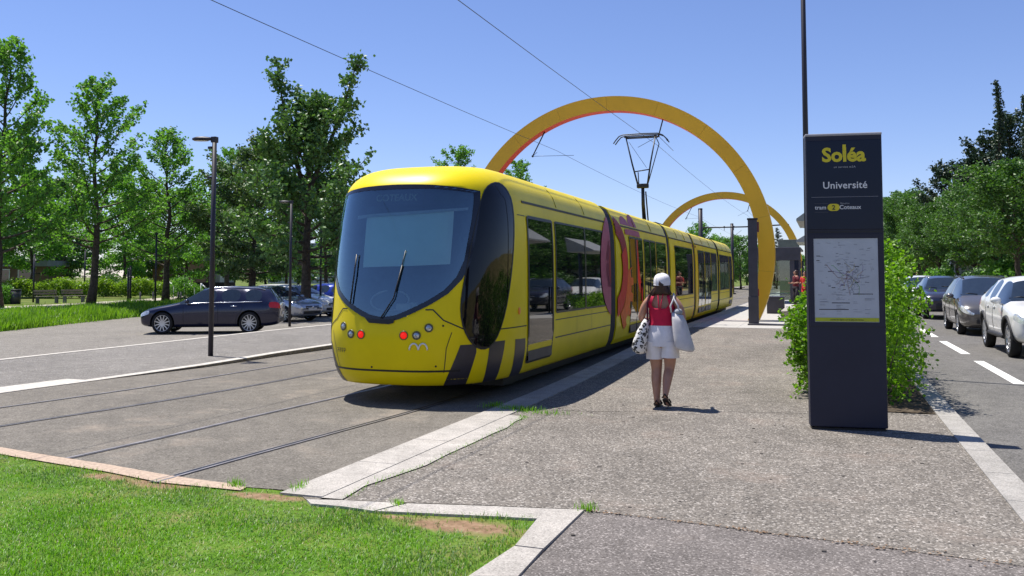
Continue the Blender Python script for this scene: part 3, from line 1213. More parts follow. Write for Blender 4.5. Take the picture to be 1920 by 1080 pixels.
for px, py in ((831, 611), (697, 688), (817, 687)):
    s, z = hit(px, py)
    mb = MB()
    mb.ball(S(s, z, 0), .013)
    mb.build('bolt', BLK, tram)
# white double-arch mark of the operator's city
EMB = plain("emblem_white", (.72, .72, .74), .3, .2, .5, .05)
mb = MB()
uvp = []
for cx in (776, 793):
    for a in range(0, 11):
        t = pi - pi * a / 10
        uvp.append((cx + 8.2 * cos(t), 656 - 12 * sin(t)))
pts = [S(*hit(*p), .010) for p in uvp]
mb.tube(pts[:11], .011, 6)
mb.tube(pts[11:], .011, 6)
mb.build('emblem', EMB, tram)
# the fleet number in small dark figures
s, z = hit(641, 656)
c, n = S(s, z, .006), (S(s, z, .02) - S(s, z)).normalized()
q = Matrix.Translation(c) @ (n.to_track_quat('Z', 'Y').to_matrix().to_4x4())
mb = MB()
for i in range(4):
    mb.box((-.075 + .05 * i, 0, 0), (.032, .006, .003), M=q)
    mb.box((-.088 + .05 * i, -.012, 0), (.006, .03, .003), M=q)
    mb.box((-.062 + .05 * i, .012, 0), (.006, .03, .003), M=q)
    mb.box((-.075 + .05 * i, .026, 0), (.032, .006, .003), M=q)
mb.build('number_marking', plain("number_grey", (.10, .09, .05), .5), tram)

# --- straight sections
PROF = [(z, wd(z)) for z in (.25, .35, .6, .9, 1.8, 2.3, 2.64)] + [(2.645, 1.185), (2.668, 1.185), (2.672, 1.19), (2.85, 1.125), (2.96, 1.06), (3.00, 1.0), (3.04, .93), (3.05, .80), (3.06, .0)]
def section(y0, y1):
    mb = MB()
    rg = []
    for y in (y0, y1):
        rg.append([(w, y, z) for z, w in PROF] + [(-w, y, z) for z, w in reversed(PROF[:-1])])
    n = len(rg[0])
    mb.loft(rg, 0, closed=True, caps=True, smooth=False)
    return mb
B = [7.4, 14.1, 19.1, 25.8]
secs = [(7.65, 13.85), (14.35, 18.85), (19.35, 25.55)]
for a, b in secs:
    section(a, b).build('body_section', YEL, tram)
# rear cab: the same shell turned round
rc = cab_shell().mesh('cab_shell', [YEL, INTER])
rc.transform(Matrix.Translation((0, TL, 0)) @ Matrix.Rotation(pi, 4, 'Z'))
link('cab_shell', rc, tram)
rw = patch(WS, .004).mesh('windscreen', [FRIT])
rw.transform(Matrix.Translation((0, TL, 0)) @ Matrix.Rotation(pi, 4, 'Z'))
link('windscreen', rw, tram)
# joints with folded dark gaiters
GAIT = plain("gaiter", (.045, .042, .055), .6, 0, .4, .15)
for j, yb in enumerate(B):
    mb = MB()
    y0, y1 = yb - .30, yb + .25
    k = 11
    rg = []
    for i in range(k):
        y = lerp(y0, y1, i / (k - 1))
        sc_ = .985 if i % 2 else .955
        rg.append([(w * sc_, y, z if z < 3 else z * .99) for z, w in PROF] + [(-w * sc_, y, z if z < 3 else z * .99) for z, w in reversed(PROF[:-1])])
    mb.loft(rg, 0, closed=True, caps=True, smooth=False)
    mb.build('gaiter', GAIT, tram)
# underframe
mb = MB()
mb.box((0, TL / 2, .19), (1.9, TL - 3.6, .20))
for yb in (2.6, 4.4, 15.7, 17.5, 28.8, 30.6):
    for sg in (-1, 1):
        mb.tube([(sg * .66, yb, .30), (sg * .80, yb, .30)], .29, 18)
mb.build('underframe', BLK, tram)

# --- side furniture, both sides
SG = TGLASS
def pane(y0, y1, z0, z1, name, m=None, d=.006, frame=.035, sides=(1, -1), grey=False, par=None):
    res = []
    for sg in sides:
        mb = MB()
        zs = [lerp(z0, z1, i / 6) for i in range(7)]
        vs = []
        for z in zs:
            vs += [(sg * (wd(min(z, 2.6)) + d), y0, z), (sg * (wd(min(z, 2.6)) + d), y1, z)]
        mb.add(vs, [(2 * i, 2 * i + 1, 2 * i + 3, 2 * i + 2) for i in range(6)], 0, True)
        o = mb.build(name, m or SG, par or tram)
        if frame:
            fb = MB()
            f = frame
            def bar(ya, yb, za, zb):
                zz = [lerp(za, zb, i / 5) for i in range(6)]
                v = []
                for z in zz:
                    v += [(sg * (wd(min(z, 2.6)) + d + .006), ya, z), (sg * (wd(min(z, 2.6)) + d + .006), yb, z)]
                fb.add(v, [(2 * i, 2 * i + 1, 2 * i + 3, 2 * i + 2) for i in range(5)])
            bar(y0 - f * .4, y0 + f * .6, z0, z1)
            bar(y1 - f * .6, y1 + f * .4, z0, z1)
            bar(y0 + f * .6, y1 - f * .6, z0 - f * .3, z0 + f * .6)
            bar(y0 + f * .6, y1 - f * .6, z1 - f * .6, z1 + f * .3)
            fb.build('window_frame', BLK, o)
        res.append(o)
    return res
def strip(y0, y1, z0, z1, d, m, name='trim_line', sides=(1, -1), par=None):
    for sg in sides:
        mb = MB()
        vs = [(sg * (wd(z) + d), y, z) for z in (z0, z1) for y in (y0, y1)]
        mb.add(vs, [(0, 1, 3, 2)])
        mb.build(name, m, par or tram)
def door(y0, y1, leaves=1):
    for sg in (1, -1):
        for k in range(leaves):
            a, b = lerp(y0, y1, k / leaves), lerp(y0, y1, (k + 1) / leaves)
            o = pane(a + .015, b - .015, .40, 2.46, 'door', SG, .008, .05, (sg,))[0]
            mb = MB()
            w0 = wd(.5) + .016
            mb.add([(sg * w0, a + .05, .42), (sg * w0, b - .05, .42), (sg * w0, b - .05, .56), (sg * w0, a + .05, .56)], [(0, 1, 2, 3)])
            mb.build('kick_plate', DGREY, o)
            mb = MB()
            mb.tube([(sg * (wd(1.2) + .03), b - .16, 1.05), (sg * (wd(1.2) + .03), b - .16, 1.45)], .014, 6)
            mb.build('handle', BLK, o)
EY = lambda y: TL - y
# first cab section
door(1.98, 3.22)
pane(3.36, 5.15, 1.05, 2.46, 'window')
pane(5.19, 6.92, 1.05, 2.46, 'window')
door(EY(3.22), EY(1.98))
pane(EY(6.92), EY(5.19), 1.05, 2.46, 'window')
pane(EY(5.15), EY(3.36), 1.05, 2.46, 'window')
door(8.95, 10.4, 2)
door(10.6, 12.05, 2)
pane(12.2, 13.6, 1.05, 2.46, 'window')
pane(15.1, 18.6, 1.05, 2.46, 'window')
door(19.9, 21.5, 2)
door(21.7, 23.3, 2)
pane(23.5, 25.3, 1.05, 2.46, 'window')
for a, b in ((3.34, 7.08), (EY(7.08), EY(3.34)), (14.4, 18.8), (12.15, 13.83), (23.45, 25.53)):
    strip(a, b, .93, .945, .004, BLK)
    strip(a, b, .655, .675, .004, BLK)
for y in (4.6, 5.6, EY(4.6), EY(5.6), 15.7, 17.1):
    strip(y, y + .008, .675, 1.02, .004, BLK, 'panel_seam')
# black gutter line
for a, b in ((1.85, 7.08), (EY(7.08), EY(1.85)), *secs):
    for sg in (1, -1):
        mb = MB()
        w = max(wd(2.66), 1.19) + .004
        mb.box((sg * w, (a + b) / 2, 2.657), (.012, b - a, .034))
        mb.build('gutter', BLK, tram)
    for k in range(1, 3):
        mb = MB()
        y = lerp(a, b, k / 3)
        mb.tube([(wd(z) + .004 if z < 3.0 else wd(z) + .002, y, z) for z in (2.70, 2.85, 2.96, 3.02)], .006, 4)
        mb.build('roof_seam', plain("roof_seam", (.20, .17, .05), .5) if "roof_seam" not in MATS else MATS["roof_seam"], tram)
# orange side marker and small badges
for y, z in ((1.62, 1.14), (EY(1.62), 1.14)):
    mb = MB()
    mb.ball((wd(z), y, z), (.012, .05, .05))
    mb.build('side_marker', plain("amber", (.8, .25, .02), .3) if "amber" not in MATS else MATS["amber"], tram)
# red and pink rings painted round the first joint
PINK = plain("livery_pink", (.40, .085, .14), .45, 0, .15, .05)
PINKY = plain("livery_rose", (.60, .24, .14), .45, 0, .15, .05)
LRD = plain("livery_red", (.60, .022, .012), .45, 0, .15, .05)
MAR = plain("livery_maroon", (.28, .010, .018), .45, 0, .15, .05)
LORG = plain("livery_orange", (.78, .13, .01), .45, 0, .15, .08)
def side_poly(pts, m, d, name='livery_mark', ylo=None, yhi=None):
    """flat painted shape on the right side wall, pts in (y, z)"""
    bm = bmesh.new()
    f = bm.faces.new([bm.verts.new((y, z, 0)) for y, z in pts])
    bmesh.ops.triangulate(bm, faces=[f])
    for lim, sg in ((ylo, -1), (yhi, 1)):
        if lim is not None:
            bmesh.ops.bisect_plane(bm, geom=bm.verts[:] + bm.edges[:] + bm.faces[:], plane_co=(lim, 0, 0), plane_no=(sg, 0, 0), dist=1e-6, clear_outer=True)
    for k in range(1, 32):
        bmesh.ops.bisect_plane(bm, geom=bm.verts[:] + bm.edges[:] + bm.faces[:], plane_co=(0, k * .1, 0), plane_no=(0, 1, 0), dist=1e-6)
    bm.verts.index_update()
    mb = MB()
    mb.add([(wd(v.co.y) + d, v.co.x, v.co.y) for v in bm.verts], [[v.index for v in f.verts] for f in bm.faces], 0, True)
    bm.free()
    return mb.build(name, m, tram)
def ringsec(yc_, zc_, ro, ri, a0, a1, sy=1.0, teeth=0, n=26):
    o, i_ = [], []
    for k in range(n + 1):
        a = lerp(a0, a1, k / n)
        r = ro * (1 + (.06 * (1 if sin(a * teeth) > 0 else -1) if teeth else 0))
        o.append((yc_ + r * sy * cos(a), zc_ + r * sin(a)))
        i_.append((yc_ + ri * sy * cos(a), zc_ + ri * sin(a)))
    return o + list(reversed(i_))
def clip(pl, y0, y1):
    return [(min(max(y, y0), y1), z) for y, z in pl]
side_poly(ringsec(7.4, 1.82, 1.0, .66, R(90), R(270), 1.14), PINK, .016, yhi=7.085)
side_poly(ringsec(7.4, 1.82, .50, .0, R(90), R(270), .95), MAR, .016, yhi=7.085)
side_poly(ringsec(7.4, 1.85, 1.0, .64, R(88), R(-25), 1.30), MAR, .018, ylo=7.66)
side_poly(ringsec(7.4, 1.42, 1.0, .66, R(22), R(-62), 1.72, 18, 70), LORG, .0165, ylo=7.66)
side_poly(ringsec(7.4, 1.75, .98, .60, R(30), R(-84), 1.28), LRD, .020, ylo=7.66)
side_poly([(8.6 + a, z) for a, z in ((0, 2.50), (.0, 2.60), (.22, 2.62), (.8, 2.63), (1.5, 2.62), (1.6, 2.49))], PINK, .012)
for y0, hh in ((8.75, .15), (9.6, .22)):
    mb = MB()
    pts = [(y0 + .42 * cos(a), 2.70 + hh * 1.3 * max(0, sin(a))) for a in [i * pi / 14 for i in range(15)]]
    mb.add([(1.19 - (z - 2.672) * .365 + .004, y, z) for y, z in pts], [list(range(15))])
    mb.build('livery_mark', PINK, tram)
for a, b in ((18.72, 18.84), (19.36, 19.62)):
    strip(a, b, .3, 2.6, .006, MAR, 'livery_mark', (1,))

# --- roof: equipment boxes and the pantograph
for a, b in ((8.3, 11.4), (20.0, 24.5)):
    mb = MB()
    mb.bbox((-.2, (a + b) / 2, 3.075), (.9, b - a, .07), .02)
    mb.build('roof_box', DGREY, tram)
pt = MB()
py0 = 16.9
hub = Vector((0, py0, 3.2))
elbow = Vector((0.02, py0 - .1, 4.30))
pt.bbox((0, py0 + .1, 3.17), (1.0, 1.3, .10), .02)
pt.tube([(0, py0 + .25, 3.2), (0, py0 + .05, 3.8), elbow], [.065, .055, .05], 10)
pt.tube([(.1, py0 + .35, 3.2), (.07, py0 + .1, 4.2)], .022, 6)
pn = pt.build('pantograph_arm', BLK, tram)
pt = MB()
pt.bbox(elbow + Vector((0, 0, .05)), (.36, .14, .14), .03)
for sg, xt in ((-1, -.55), (1, .36)):
    pt.tube([elbow + Vector((sg * .14, 0, .05)), elbow + Vector((xt * .62, .1, .75)), elbow + Vector((xt, .2, 1.58))], [.028, .025, .019], 8)
pt.tube([elbow + Vector((.14, .02, .05)), elbow + Vector((.47, .22, 1.35)), elbow + Vector((.36, .2, 1.6))], .015, 6)
pt.tube([elbow + Vector((-.26, .05, .50)), elbow + Vector((.22, .05, .56))], .018, 6)
pt.tube([elbow + Vector((-.15, .05, .48)), elbow + Vector((-.12, .02, .05))], .016, 6)
pt.tube([elbow + Vector((-.45, .1, 1.45)), elbow + Vector((.1, .1, .62))], .006, 5)
pt.build('pantograph_frame', BLK, tram)
pt = MB()
zt = elbow.z + 1.66
for dy in (0, .26):
    pts = []
    for x, z in ((-.92, -.26), (-.84, -.15), (-.74, -.04), (-.62, 0), (0, .012), (.45, 0), (.60, -.06), (.70, -.16), (.76, -.26)):
        pts.append(elbow + Vector((x, .08 + dy, 1.66 + z)))
    pt.tube(pts, .018, 7)
    pt.tube([elbow + Vector((-.58, .08 + dy, 1.58)), elbow + Vector((.42, .08 + dy, 1.58))], .02, 6)
for x in (-.55, .38):
    pt.tube([elbow + Vector((x, .06, 1.60)), elbow + Vector((x, .36, 1.60))], .03, 6)
pt.build('pantograph_head', BLK, tram)
# ================================================================== ARCHES, WIRES, MASTS
AX, AR, AZ = -6.9, 5.42, 2.30
def arch(Y, label):
    root = empty('arch', (AX, Y, 0), 0, label, 'arch', 'yellow ring arches over the tracks')
    a0 = -math.asin((AZ - .1) / (AR - .25)) 
    n = 96
    th, dp = .50, .46
    mb = MB()
    inner = MB()
    rgs = []
    for i in range(n + 1):
        a = lerp(a0, pi - a0, i / n)
        c, s_ = cos(a), sin(a)
        edge = max(0, min(1, (sin(a) - sin(a0)) / .42))
        t = lerp(.30, th, edge ** .7)
        rm = AR - th / 2
        o = [(rm + t / 2, -dp / 2), (rm + t / 2, dp / 2), (rm - t / 2, dp / 2), (rm - t / 2, -dp / 2)]
        rgs.append([(r * c, y, AZ + r * s_) for r, y in o])
    for i in range(n):
        A, B_ = rgs[i], rgs[i + 1]
        for k in range(4):
            v = [A[k], A[(k + 1) % 4], B_[(k + 1) % 4], B_[k]]
            (inner if k == 2 else mb).add(v, [(0, 1, 2, 3)], 0, False)
    mb.add(rgs[0], [(0, 1, 2, 3)])
    mb.add(rgs[-1], [(3, 2, 1, 0)])
    mb.build('ring', YEL_ARCH, root)
    inner.build('inner_face', RED_ARCH, root)
    mb = MB()
    for x in (-1, 1):
        mb.bbox((x * (AR - .25) * cos(a0), 0, .13 if x > 0 else .06), (.55, .7, .08), .01)
    mb.build('base_plate', DGREY, root)
    # joints between the ring's welded segments
    mb = MB()
    for k in range(1, 12):
        a = lerp(a0, pi - a0, k / 12)
        rr = [(AR - th - .002, -dp / 2 - .002), (AR + .002, -dp / 2 - .002)]
        mb.tube([(r * cos(a), y, AZ + r * sin(a)) for r, y in rr], .0025, 4)
    mb.build('segment_joint', plain("arch_joint", (.25, .13, .01), .5) if "arch_joint" not in MATS else MATS["arch_joint"], root)
    # hangers that hold the contact wires
    for xw, ah in ((-1.85, 2.05), (1.72, 1.18)):
        mb = MB()
        r = AR - th
        p = Vector((r * cos(ah), 0, AZ + r * sin(ah)))
        q = p + Vector((-.45 if xw < 0 else -.15, 0, -.85 if xw < 0 else -.55))
        mb.tube([p, q], .022, 6)
        mb.ball(q, .04)
        mb.tube([q, (xw - .7, 0, 5.95)], .008, 5)
        mb.tube([q, (xw + .3, 1.2, 5.95)], .008, 5)
        mb.build('wire_hanger', BLK, root)
    return root
arch(29.5, 'nearest tall yellow ring arch with red inner face spanning both tracks')
arch(66.0, 'smaller looking far yellow ring arch seen beneath the first one')

def wire(pts, r, label):
    mb = MB()
    out = []
    for a, b in zip(pts, pts[1:]):
        a, b = Vector(a), Vector(b)
        for k in range(10):
            t = k / 10
            out.append(a.lerp(b, t) - Vector((0, 0, (b - a).length * .004 * 4 * t * (1 - t))))
    out.append(Vector(pts[-1]))
    mb.tube(out, r, 5)
    return tag(mb.build('overhead_wire', BLK), label, 'wire', 'overhead tram wires')
wire([(-5.2, -14, 6.0), (-5.2, 29.5, 5.98), (-5.2, 66, 5.98), (-5.2, 130, 6)], .0065, 'overhead wire touching the pantograph and running above the tram')
wire([(-8.75, -14, 6.0), (-8.75, 29.5, 5.98), (-8.75, 66, 5.98), (-8.75, 130, 6)], .0065, 'overhead wire crossing the sky above the empty track')

# catenary masts and their cross span
def mast(p, h, r, label):
    mb = MB()
    mb.tube([(p.x, p.y, 0), (p.x, p.y, h)], r, 12)
    mb.bbox((p.x, p.y, .06), (r * 4, r * 4, .1), .01)
    mb.tube([(p.x, p.y, h), (p.x, p.y, h + .05)], [r * 1.15, r * .9], 12)
    return tag(mb.build('catenary_mast', MAST), label, 'mast', 'dark masts carrying the overhead line')
pa, pb = P(1314, 54, 0), P(1373, 78, 0)
mast(pa, ZH(392, 54), .13, 'thick dark mast rising behind the tram roof under the far arch')
mast(pb, ZH(420, 78), .13, 'slimmer dark mast farther down the line past the tram')
mb = MB()
q0, q1 = Vector((pa.x + .5, pa.y + 14, ZH(427, 66))), None
e = P(1480, 66, ZH(421, 66))
s_ = P(1318, 66, ZH(427, 66))
mb.tube([s_, s_.lerp(e, .5) - Vector((0, 0, .05)), e], .05, 6)
for t in (.25, .36, .72, .95):
    c = s_.lerp(e, t)
    mb.tube([c, c - Vector((0, 0, .28))], .02, 5)
    mb.ball(c, .07)
mb.tube([s_.lerp(e, .3) - Vector((0, 0, 1.0)), s_.lerp(e, .45) - Vector((0, 0, .3))], .012, 5)
tag(mb.build('span_wire', BLK), 'dark cross span with insulators strung between the line masts', 'wire')
# ================================================================== TREES AND SHRUBS
def leaf(mb, p, s, rg, flat=.0):
    """one leaf-sized diamond, folded along its rib"""
    n = Vector((rg.gauss(0, 1), rg.gauss(0, 1), rg.gauss(0, 1) + flat))
    if n.length < .01: n = Vector((0, 0, 1))
    n.normalize()
    u = n.orthogonal().normalized()
    a = rg.uniform(0, 6.283)
    v = n.cross(u)
    d = u * cos(a) + v * sin(a)
    w = n.cross(d)
    o = len(mb.v)
    l, b = s * rg.uniform(.7, 1.25), s * rg.uniform(.32, .5)
    mb.v += [tuple(p - d * l * .5), tuple(p + w * b - d * l * .05 + n * b * .3), tuple(p + d * l * .5), tuple(p - w * b - d * l * .05 + n * b * .3)]
    mb.f.append([o, o + 1, o + 2, o + 3])
    mb.m.append(0)
    mb.sm.append(False)

def bez(a, b, c, n):
    return [a * (1 - t) ** 2 + b * 2 * t * (1 - t) + c * t * t for t in [i / n for i in range(n + 1)]]

def make_tree(H, th, nb, spread, e0, e1, lsz, dens, plume, seed, r0=.16, twig=.42, fork=0, lean=0.0, ntw=5, up=.25, flat=.3, drop=.0, wob=.012, forks=(), ltop=.97, jit=(.72, 1.18)):
    """(trunk mesh builder, crown mesh builder): a leader with spiralling limbs, twigs and leaf plumes along them.
    spread(t) = limb length at relative height t; e0/e1 = limb elevation at the bottom and top of the crown"""
    rg = random.Random(seed)
    tr, cr = MB(), MB()
    lead = []
    x = y = 0.0
    for i in range(11):
        t = i / 10
        lead.append(Vector((x + lean * t * H, y, H * t * ltop)))
        x += rg.gauss(0, wob) * H * .6
        y += rg.gauss(0, wob) * H * .6
    tr.tube(lead, [r0 * 1.25 if i == 0 else r0 * (1 - .93 * (i / 10) ** .8) + .008 for i in range(11)], 9)
    def at(h):
        k = min(9.999, max(0, h / (H * ltop) * 10))
        i = int(k)
        return lead[i].lerp(lead[i + 1], k - i)
    def plume_along(pts, a, n, rad):
        for _ in range(n):
            t = a + (1 - a) * rg.random() ** .8
            k = t * (len(pts) - 1)
            i = min(len(pts) - 2, int(k))
            p = pts[i].lerp(pts[i + 1], k - i)
            q = rad * (1.1 - .6 * t)
            cr_p = p + Vector((rg.gauss(0, q), rg.gauss(0, q), rg.gauss(0, q * .7)))
            leaf(cr, cr_p, lsz, rg, flat)
    for i in range(nb):
        t = (i + rg.uniform(.1, .9)) / nb
        if rg.random() < drop: continue
        h = th + (H * ltop - th) * t
        az = i * 2.39996 + rg.gauss(0, .35)
        el = lerp(e0, e1, t) + rg.gauss(0, .1)
        L = spread(t) * rg.uniform(*jit)
        p0 = at(h)
        d = Vector((cos(az) * cos(el), sin(az) * cos(el), sin(el)))
        p2 = p0 + d * L
        p1 = p0 + d * L * .5 + Vector((0, 0, -up * L * .35))
        p2 = p2 + Vector((0, 0, up * L * .3))
        pts = bez(p0, p1, p2, 6)
        rr = max(.012, r0 * .34 * (1 - .75 * t))
        tr.tube(pts, [lerp(rr, .006, k / 6) for k in range(7)], 5, cap=False)
        plume_along(pts, .30, int(L * dens * .6), plume)
        for k in range(ntw):
            s_ = rg.uniform(.28, .92)
            kk = s_ * 6
            b0 = pts[int(kk)].lerp(pts[min(6, int(kk) + 1)], kk - int(kk))
            a2 = az + rg.choice((-1, 1)) * rg.uniform(.45, 1.0)
            e2 = el * .6 + rg.gauss(.1, .25)
            l2 = L * twig * (1.15 - s_ * .6) * rg.uniform(.7, 1.2)
            d2 = Vector((cos(a2) * cos(e2), sin(a2) * cos(e2), sin(e2)))
            pp = bez(b0, b0 + d2 * l2 * .5 - Vector((0, 0, .06 * l2)), b0 + d2 * l2 + Vector((0, 0, up * .3 * l2)), 3)
            tr.tube(pp, [rr * .35, rr * .25, rr * .2, .004], 4, cap=False)
            plume_along(pp, .12, int(l2 * dens * .8), plume * .85)
    for hf, az, el, L in forks:
        p0 = at(H * hf)
        d = Vector((cos(az) * cos(el), sin(az) * cos(el), sin(el)))
        pts = bez(p0, p0 + d * L * .5 + Vector((cos(az), sin(az), 0)) * .3, p0 + d * L + Vector((0, 0, .3)), 8)
        tr.tube(pts, [lerp(r0 * .5, .008, k / 8) for k in range(9)], 6, cap=False)
        plume_along(pts, .45, int(L * dens * .7), plume)
        for k in range(16):
            s_ = rg.uniform(.25, .97) * 8
            b0 = pts[int(s_)].lerp(pts[min(8, int(s_) + 1)], s_ - int(s_))
            a2, e2 = rg.uniform(0, 6.28), rg.uniform(.2, 1.0)
            l2 = rg.uniform(.5, 1.0) * (1.7 - s_ / 8 * 1.15)
            d2 = Vector((cos(a2) * cos(e2), sin(a2) * cos(e2), sin(e2)))
            pp = bez(b0, b0 + d2 * l2 * .5, b0 + d2 * l2 + Vector((0, 0, .12)), 3)
            tr.tube(pp, [.02, .014, .01, .004], 4, cap=False)
            plume_along(pp, .15, int(l2 * dens * 1.3), plume * .9)
    plume_along(lead[7:], .0, int(H * .3 * dens * .8), plume * .7)
    return tr, cr

class TreeKind:
    def __init__(s, name, leafm, *a, **k):
        tr, cr = make_tree(*a, **k)
        s.H = a[0]
        s.tm = tr.mesh('trunk', BARK)
        s.cm = cr.mesh('crown', leafm)
        s.name = name
    def place(s, p, h, label, cat='tree', group=None, rz=None, wide=1.0):
        root = empty(s.name, p, rnd.uniform(0, 6.28) if rz is None else rz, label, cat, group)
        k = h / s.H
        root.scale = (k * wide, k * wide, k)
        link('trunk', s.tm, root)
        link('crown', s.cm, root)
        return root

def cone(a, b, c=.5):
    return lambda t: a * (1 - t) ** c + b
def egg(a, b=.3):
    return lambda t: a * (max(0, sin(pi * min(1, t * .8 + .18)))) ** .8 + b
# open street trees with ascending limbs (two builds), an oak, dense park trees, pines and spruces
GINK = [TreeKind('park_tree', LEAF_G, 11, 2.2, 40, cone(3.2, .5, .6), R(24), R(60), .15, 50, .15, 11, r0=.19, twig=.42, ntw=6, up=.35),
        TreeKind('park_tree', LEAF_G, 11, 2.4, 38, cone(3.4, .45, .62), R(22), R(58), .15, 48, .14, 23, r0=.18, twig=.44, ntw=6, up=.4, drop=.06)]
OAK = TreeKind('oak_tree', LEAF_D, 12, 2.0, 44, lambda t: 3.0 * (1 - t) ** .7 * (1.0 if t > .08 else .8) + 1.0, R(8), R(66), .19, 52, .25, 5, r0=.26, twig=.5, ntw=7, up=.3, wob=.003, ltop=.74, jit=(.62, 1.22), forks=((.42, pi, R(76), 6.2), (.46, .2, R(70), 6.2)))
OAKG = TreeKind('oak_tree', leafmat('leaf_grey_green', (.045, .095, .035), (.13, .20, .075), .25), 9, 1.6, 38, egg(3.3), R(5), R(60), .19, 50, .28, 6, r0=.2, twig=.5, ntw=8)
DENSE = [TreeKind('park_tree', LEAF_M, 9, 1.4, 34, egg(3.0), R(5), R(60), .24, 34, .34, 31, r0=.16, twig=.5, ntw=7),
         TreeKind('park_tree', LEAF_G, 9, 1.6, 32, egg(2.8), R(8), R(62), .23, 34, .32, 41, r0=.15, twig=.5, ntw=7),
         TreeKind('park_tree', LEAF_D, 9, 1.2, 36, egg(3.2), R(0), R(60), .24, 34, .36, 51, r0=.17, twig=.5, ntw=7)]
STREET = [TreeKind('street_tree', LEAF_S, 7.5, 2.3, 32, egg(2.6), R(24), R(62), .16, 58, .30, 61, r0=.17, twig=.5, ntw=8, lean=.03),
          TreeKind('street_tree', LEAF_S, 7.5, 2.2, 32, egg(2.5), R(22), R(60), .16, 58, .30, 71, r0=.16, twig=.5, ntw=8, lean=-.03)]
SPRUCE = TreeKind('spruce_tree', LEAF_C, 15, .8, 120, cone(3.2, .25, .9), R(-4), R(28), .17, 42, .16, 81, r0=.2, twig=.32, ntw=5, up=-.15, flat=.6)
COLSPR = TreeKind('spruce_tree', LEAF_C, 15, .8, 180, lambda t: .42 * (1 - t) ** .5 + .12 + 2.2 * max(0, .44 - t) ** .8, R(-22), R(25), .16, 64, .13, 83, r0=.2, twig=.3, ntw=4, up=-.35, flat=.4)
PINE = TreeKind('pine_tree', LEAF_C, 10, 2.2, 34, egg(2.2, .4), R(10), R(60), .19, 54, .22, 91, r0=.18, twig=.4, ntw=6, flat=.5)

GL = 'young trees in the park beyond the parking'
# --- left of the tracks
GINK[0].place(P(0, 41, .05), ZH(78, 41), 'tall light green tree at the extreme left reaching out over the grass', group=GL, rz=.4)
GINK[1].place(P(172, 45, .1), ZH(150, 45), 'open airy tree with a thick trunk between the benches and the street lamp', group=GL, rz=2.2, wide=1.15)
GINK[0].place(P(312, 50, .1), ZH(246, 50), 'lower airy tree behind the bonnet of the navy estate car', group=GL, rz=3.0, wide=1.2)
GINK[1].place(P(432, 58, .1), ZH(282, 58), 'airy tree just right of the street lamp, behind the estate car', group=GL, rz=4.4, wide=1.1)
OAK.place(P(576, 40, -.2), ZH(72, 40), 'big dark oak with forked top standing among the parked cars', rz=.34)
OAKG.place(P(476, 50, 0), ZH(284, 50), 'broad grey green tree filling the space left of the big oak', rz=4.1, wide=1.1)
bgs = [(-30, 62, 260, 0, 'dense mid green tree at the left edge above the hedge'), (60, 70, 330, 1, 'leafy tree over the dark building at left'),
       (128, 80, 345, 2, 'dark tree deep in the park above the two benches'), (232, 72, 335, 1, 'bright tree between the two thick park trunks'),
       (262, 90, 372, 2, 'dark tree far behind the grass left of the estate car'), (352, 84, 368, 0, 'rounded tree above the brick houses'),
       (402, 74, 372, 1, 'leafy tree behind the street lamp pole'), (470, 88, 380, 2, 'dark rounded tree above the estate car roof'),
       (538, 80, 372, 0, 'green tree behind the second lamp pole'), (612, 66, 345, 2, 'dark tree squeezed between the oak and the tram nose'),
       (655, 75, 360, 1, 'leafy tree mostly hidden by the tram windscreen')]
for px, zc, py, k, lab in bgs:
    DENSE[k].place(P(px, zc, .1), ZH(py, zc), lab, group='trees deep in the park', wide=1.0)
lowb = [(20, 96, 430), (180, 98, 440), (300, 100, 445), (440, 104, 452), (560, 108, 450), (640, 100, 440), (-60, 90, 420), (95, 104, 440), (500, 112, 455), (370, 112, 452)]
for i, (px, zc, py) in enumerate(lowb):
    DENSE[i % 3].place(P(px, zc, .1), ZH(py, zc), 'small tree in the far row at the back of the park', group='far row of park trees', wide=1.7)
# tips that show above the tram roof
GINK[0].place(P(855, 60, 0), ZH(276, 60), 'thin tree top poking above the tram roof left of the arch', rz=1)
GINK[1].place(P(975, 66, 0), ZH(302, 66), 'small tree tip poking above the tram roof inside the arch', rz=5)
# beyond the stop, on the axis of the tracks
far = [(1310, 92, 424, 1, 'bright green tree behind the mast above the tram roof'), (1352, 110, 452, 2, 'darker tree beyond the rear of the tram'),
       (1388, 105, 446, 0, 'leafy tree seen between the rear of the tram and the dark pillar'), (1420, 120, 462, 1, 'tree hidden behind the dark pillar and arch leg'),
       (1275, 118, 448, 2, 'tree behind the far arch foot above the tram'), (1478, 130, 470, 0, 'tree behind the stop shelter')]
for px, zc, py, k, lab in far:
    DENSE[k].place(P(px, zc, 0), ZH(py, zc), lab, group='trees beyond the stop', wide=1.15)
for i, (px, zc, py) in enumerate([(1365, 150, 480), (1400, 155, 478), (1440, 160, 482), (1330, 150, 476), (1500, 165, 480), (1540, 170, 476), (1590, 165, 470), (1240, 150, 470), (1620, 150, 455)]):
    DENSE[i % 3].place(P(px, zc, 0), ZH(py, zc), 'distant tree in the wood closing the view', group='distant wood behind the stop', wide=1.9)
SPRUCE.place(P(1455, 110, 0), ZH(424, 110), 'small pointed dark fir behind the shelter roof')
SPRUCE.place(P(1440, 118, 0), ZH(446, 118), 'lower fir left of the pointed fir behind the shelter')
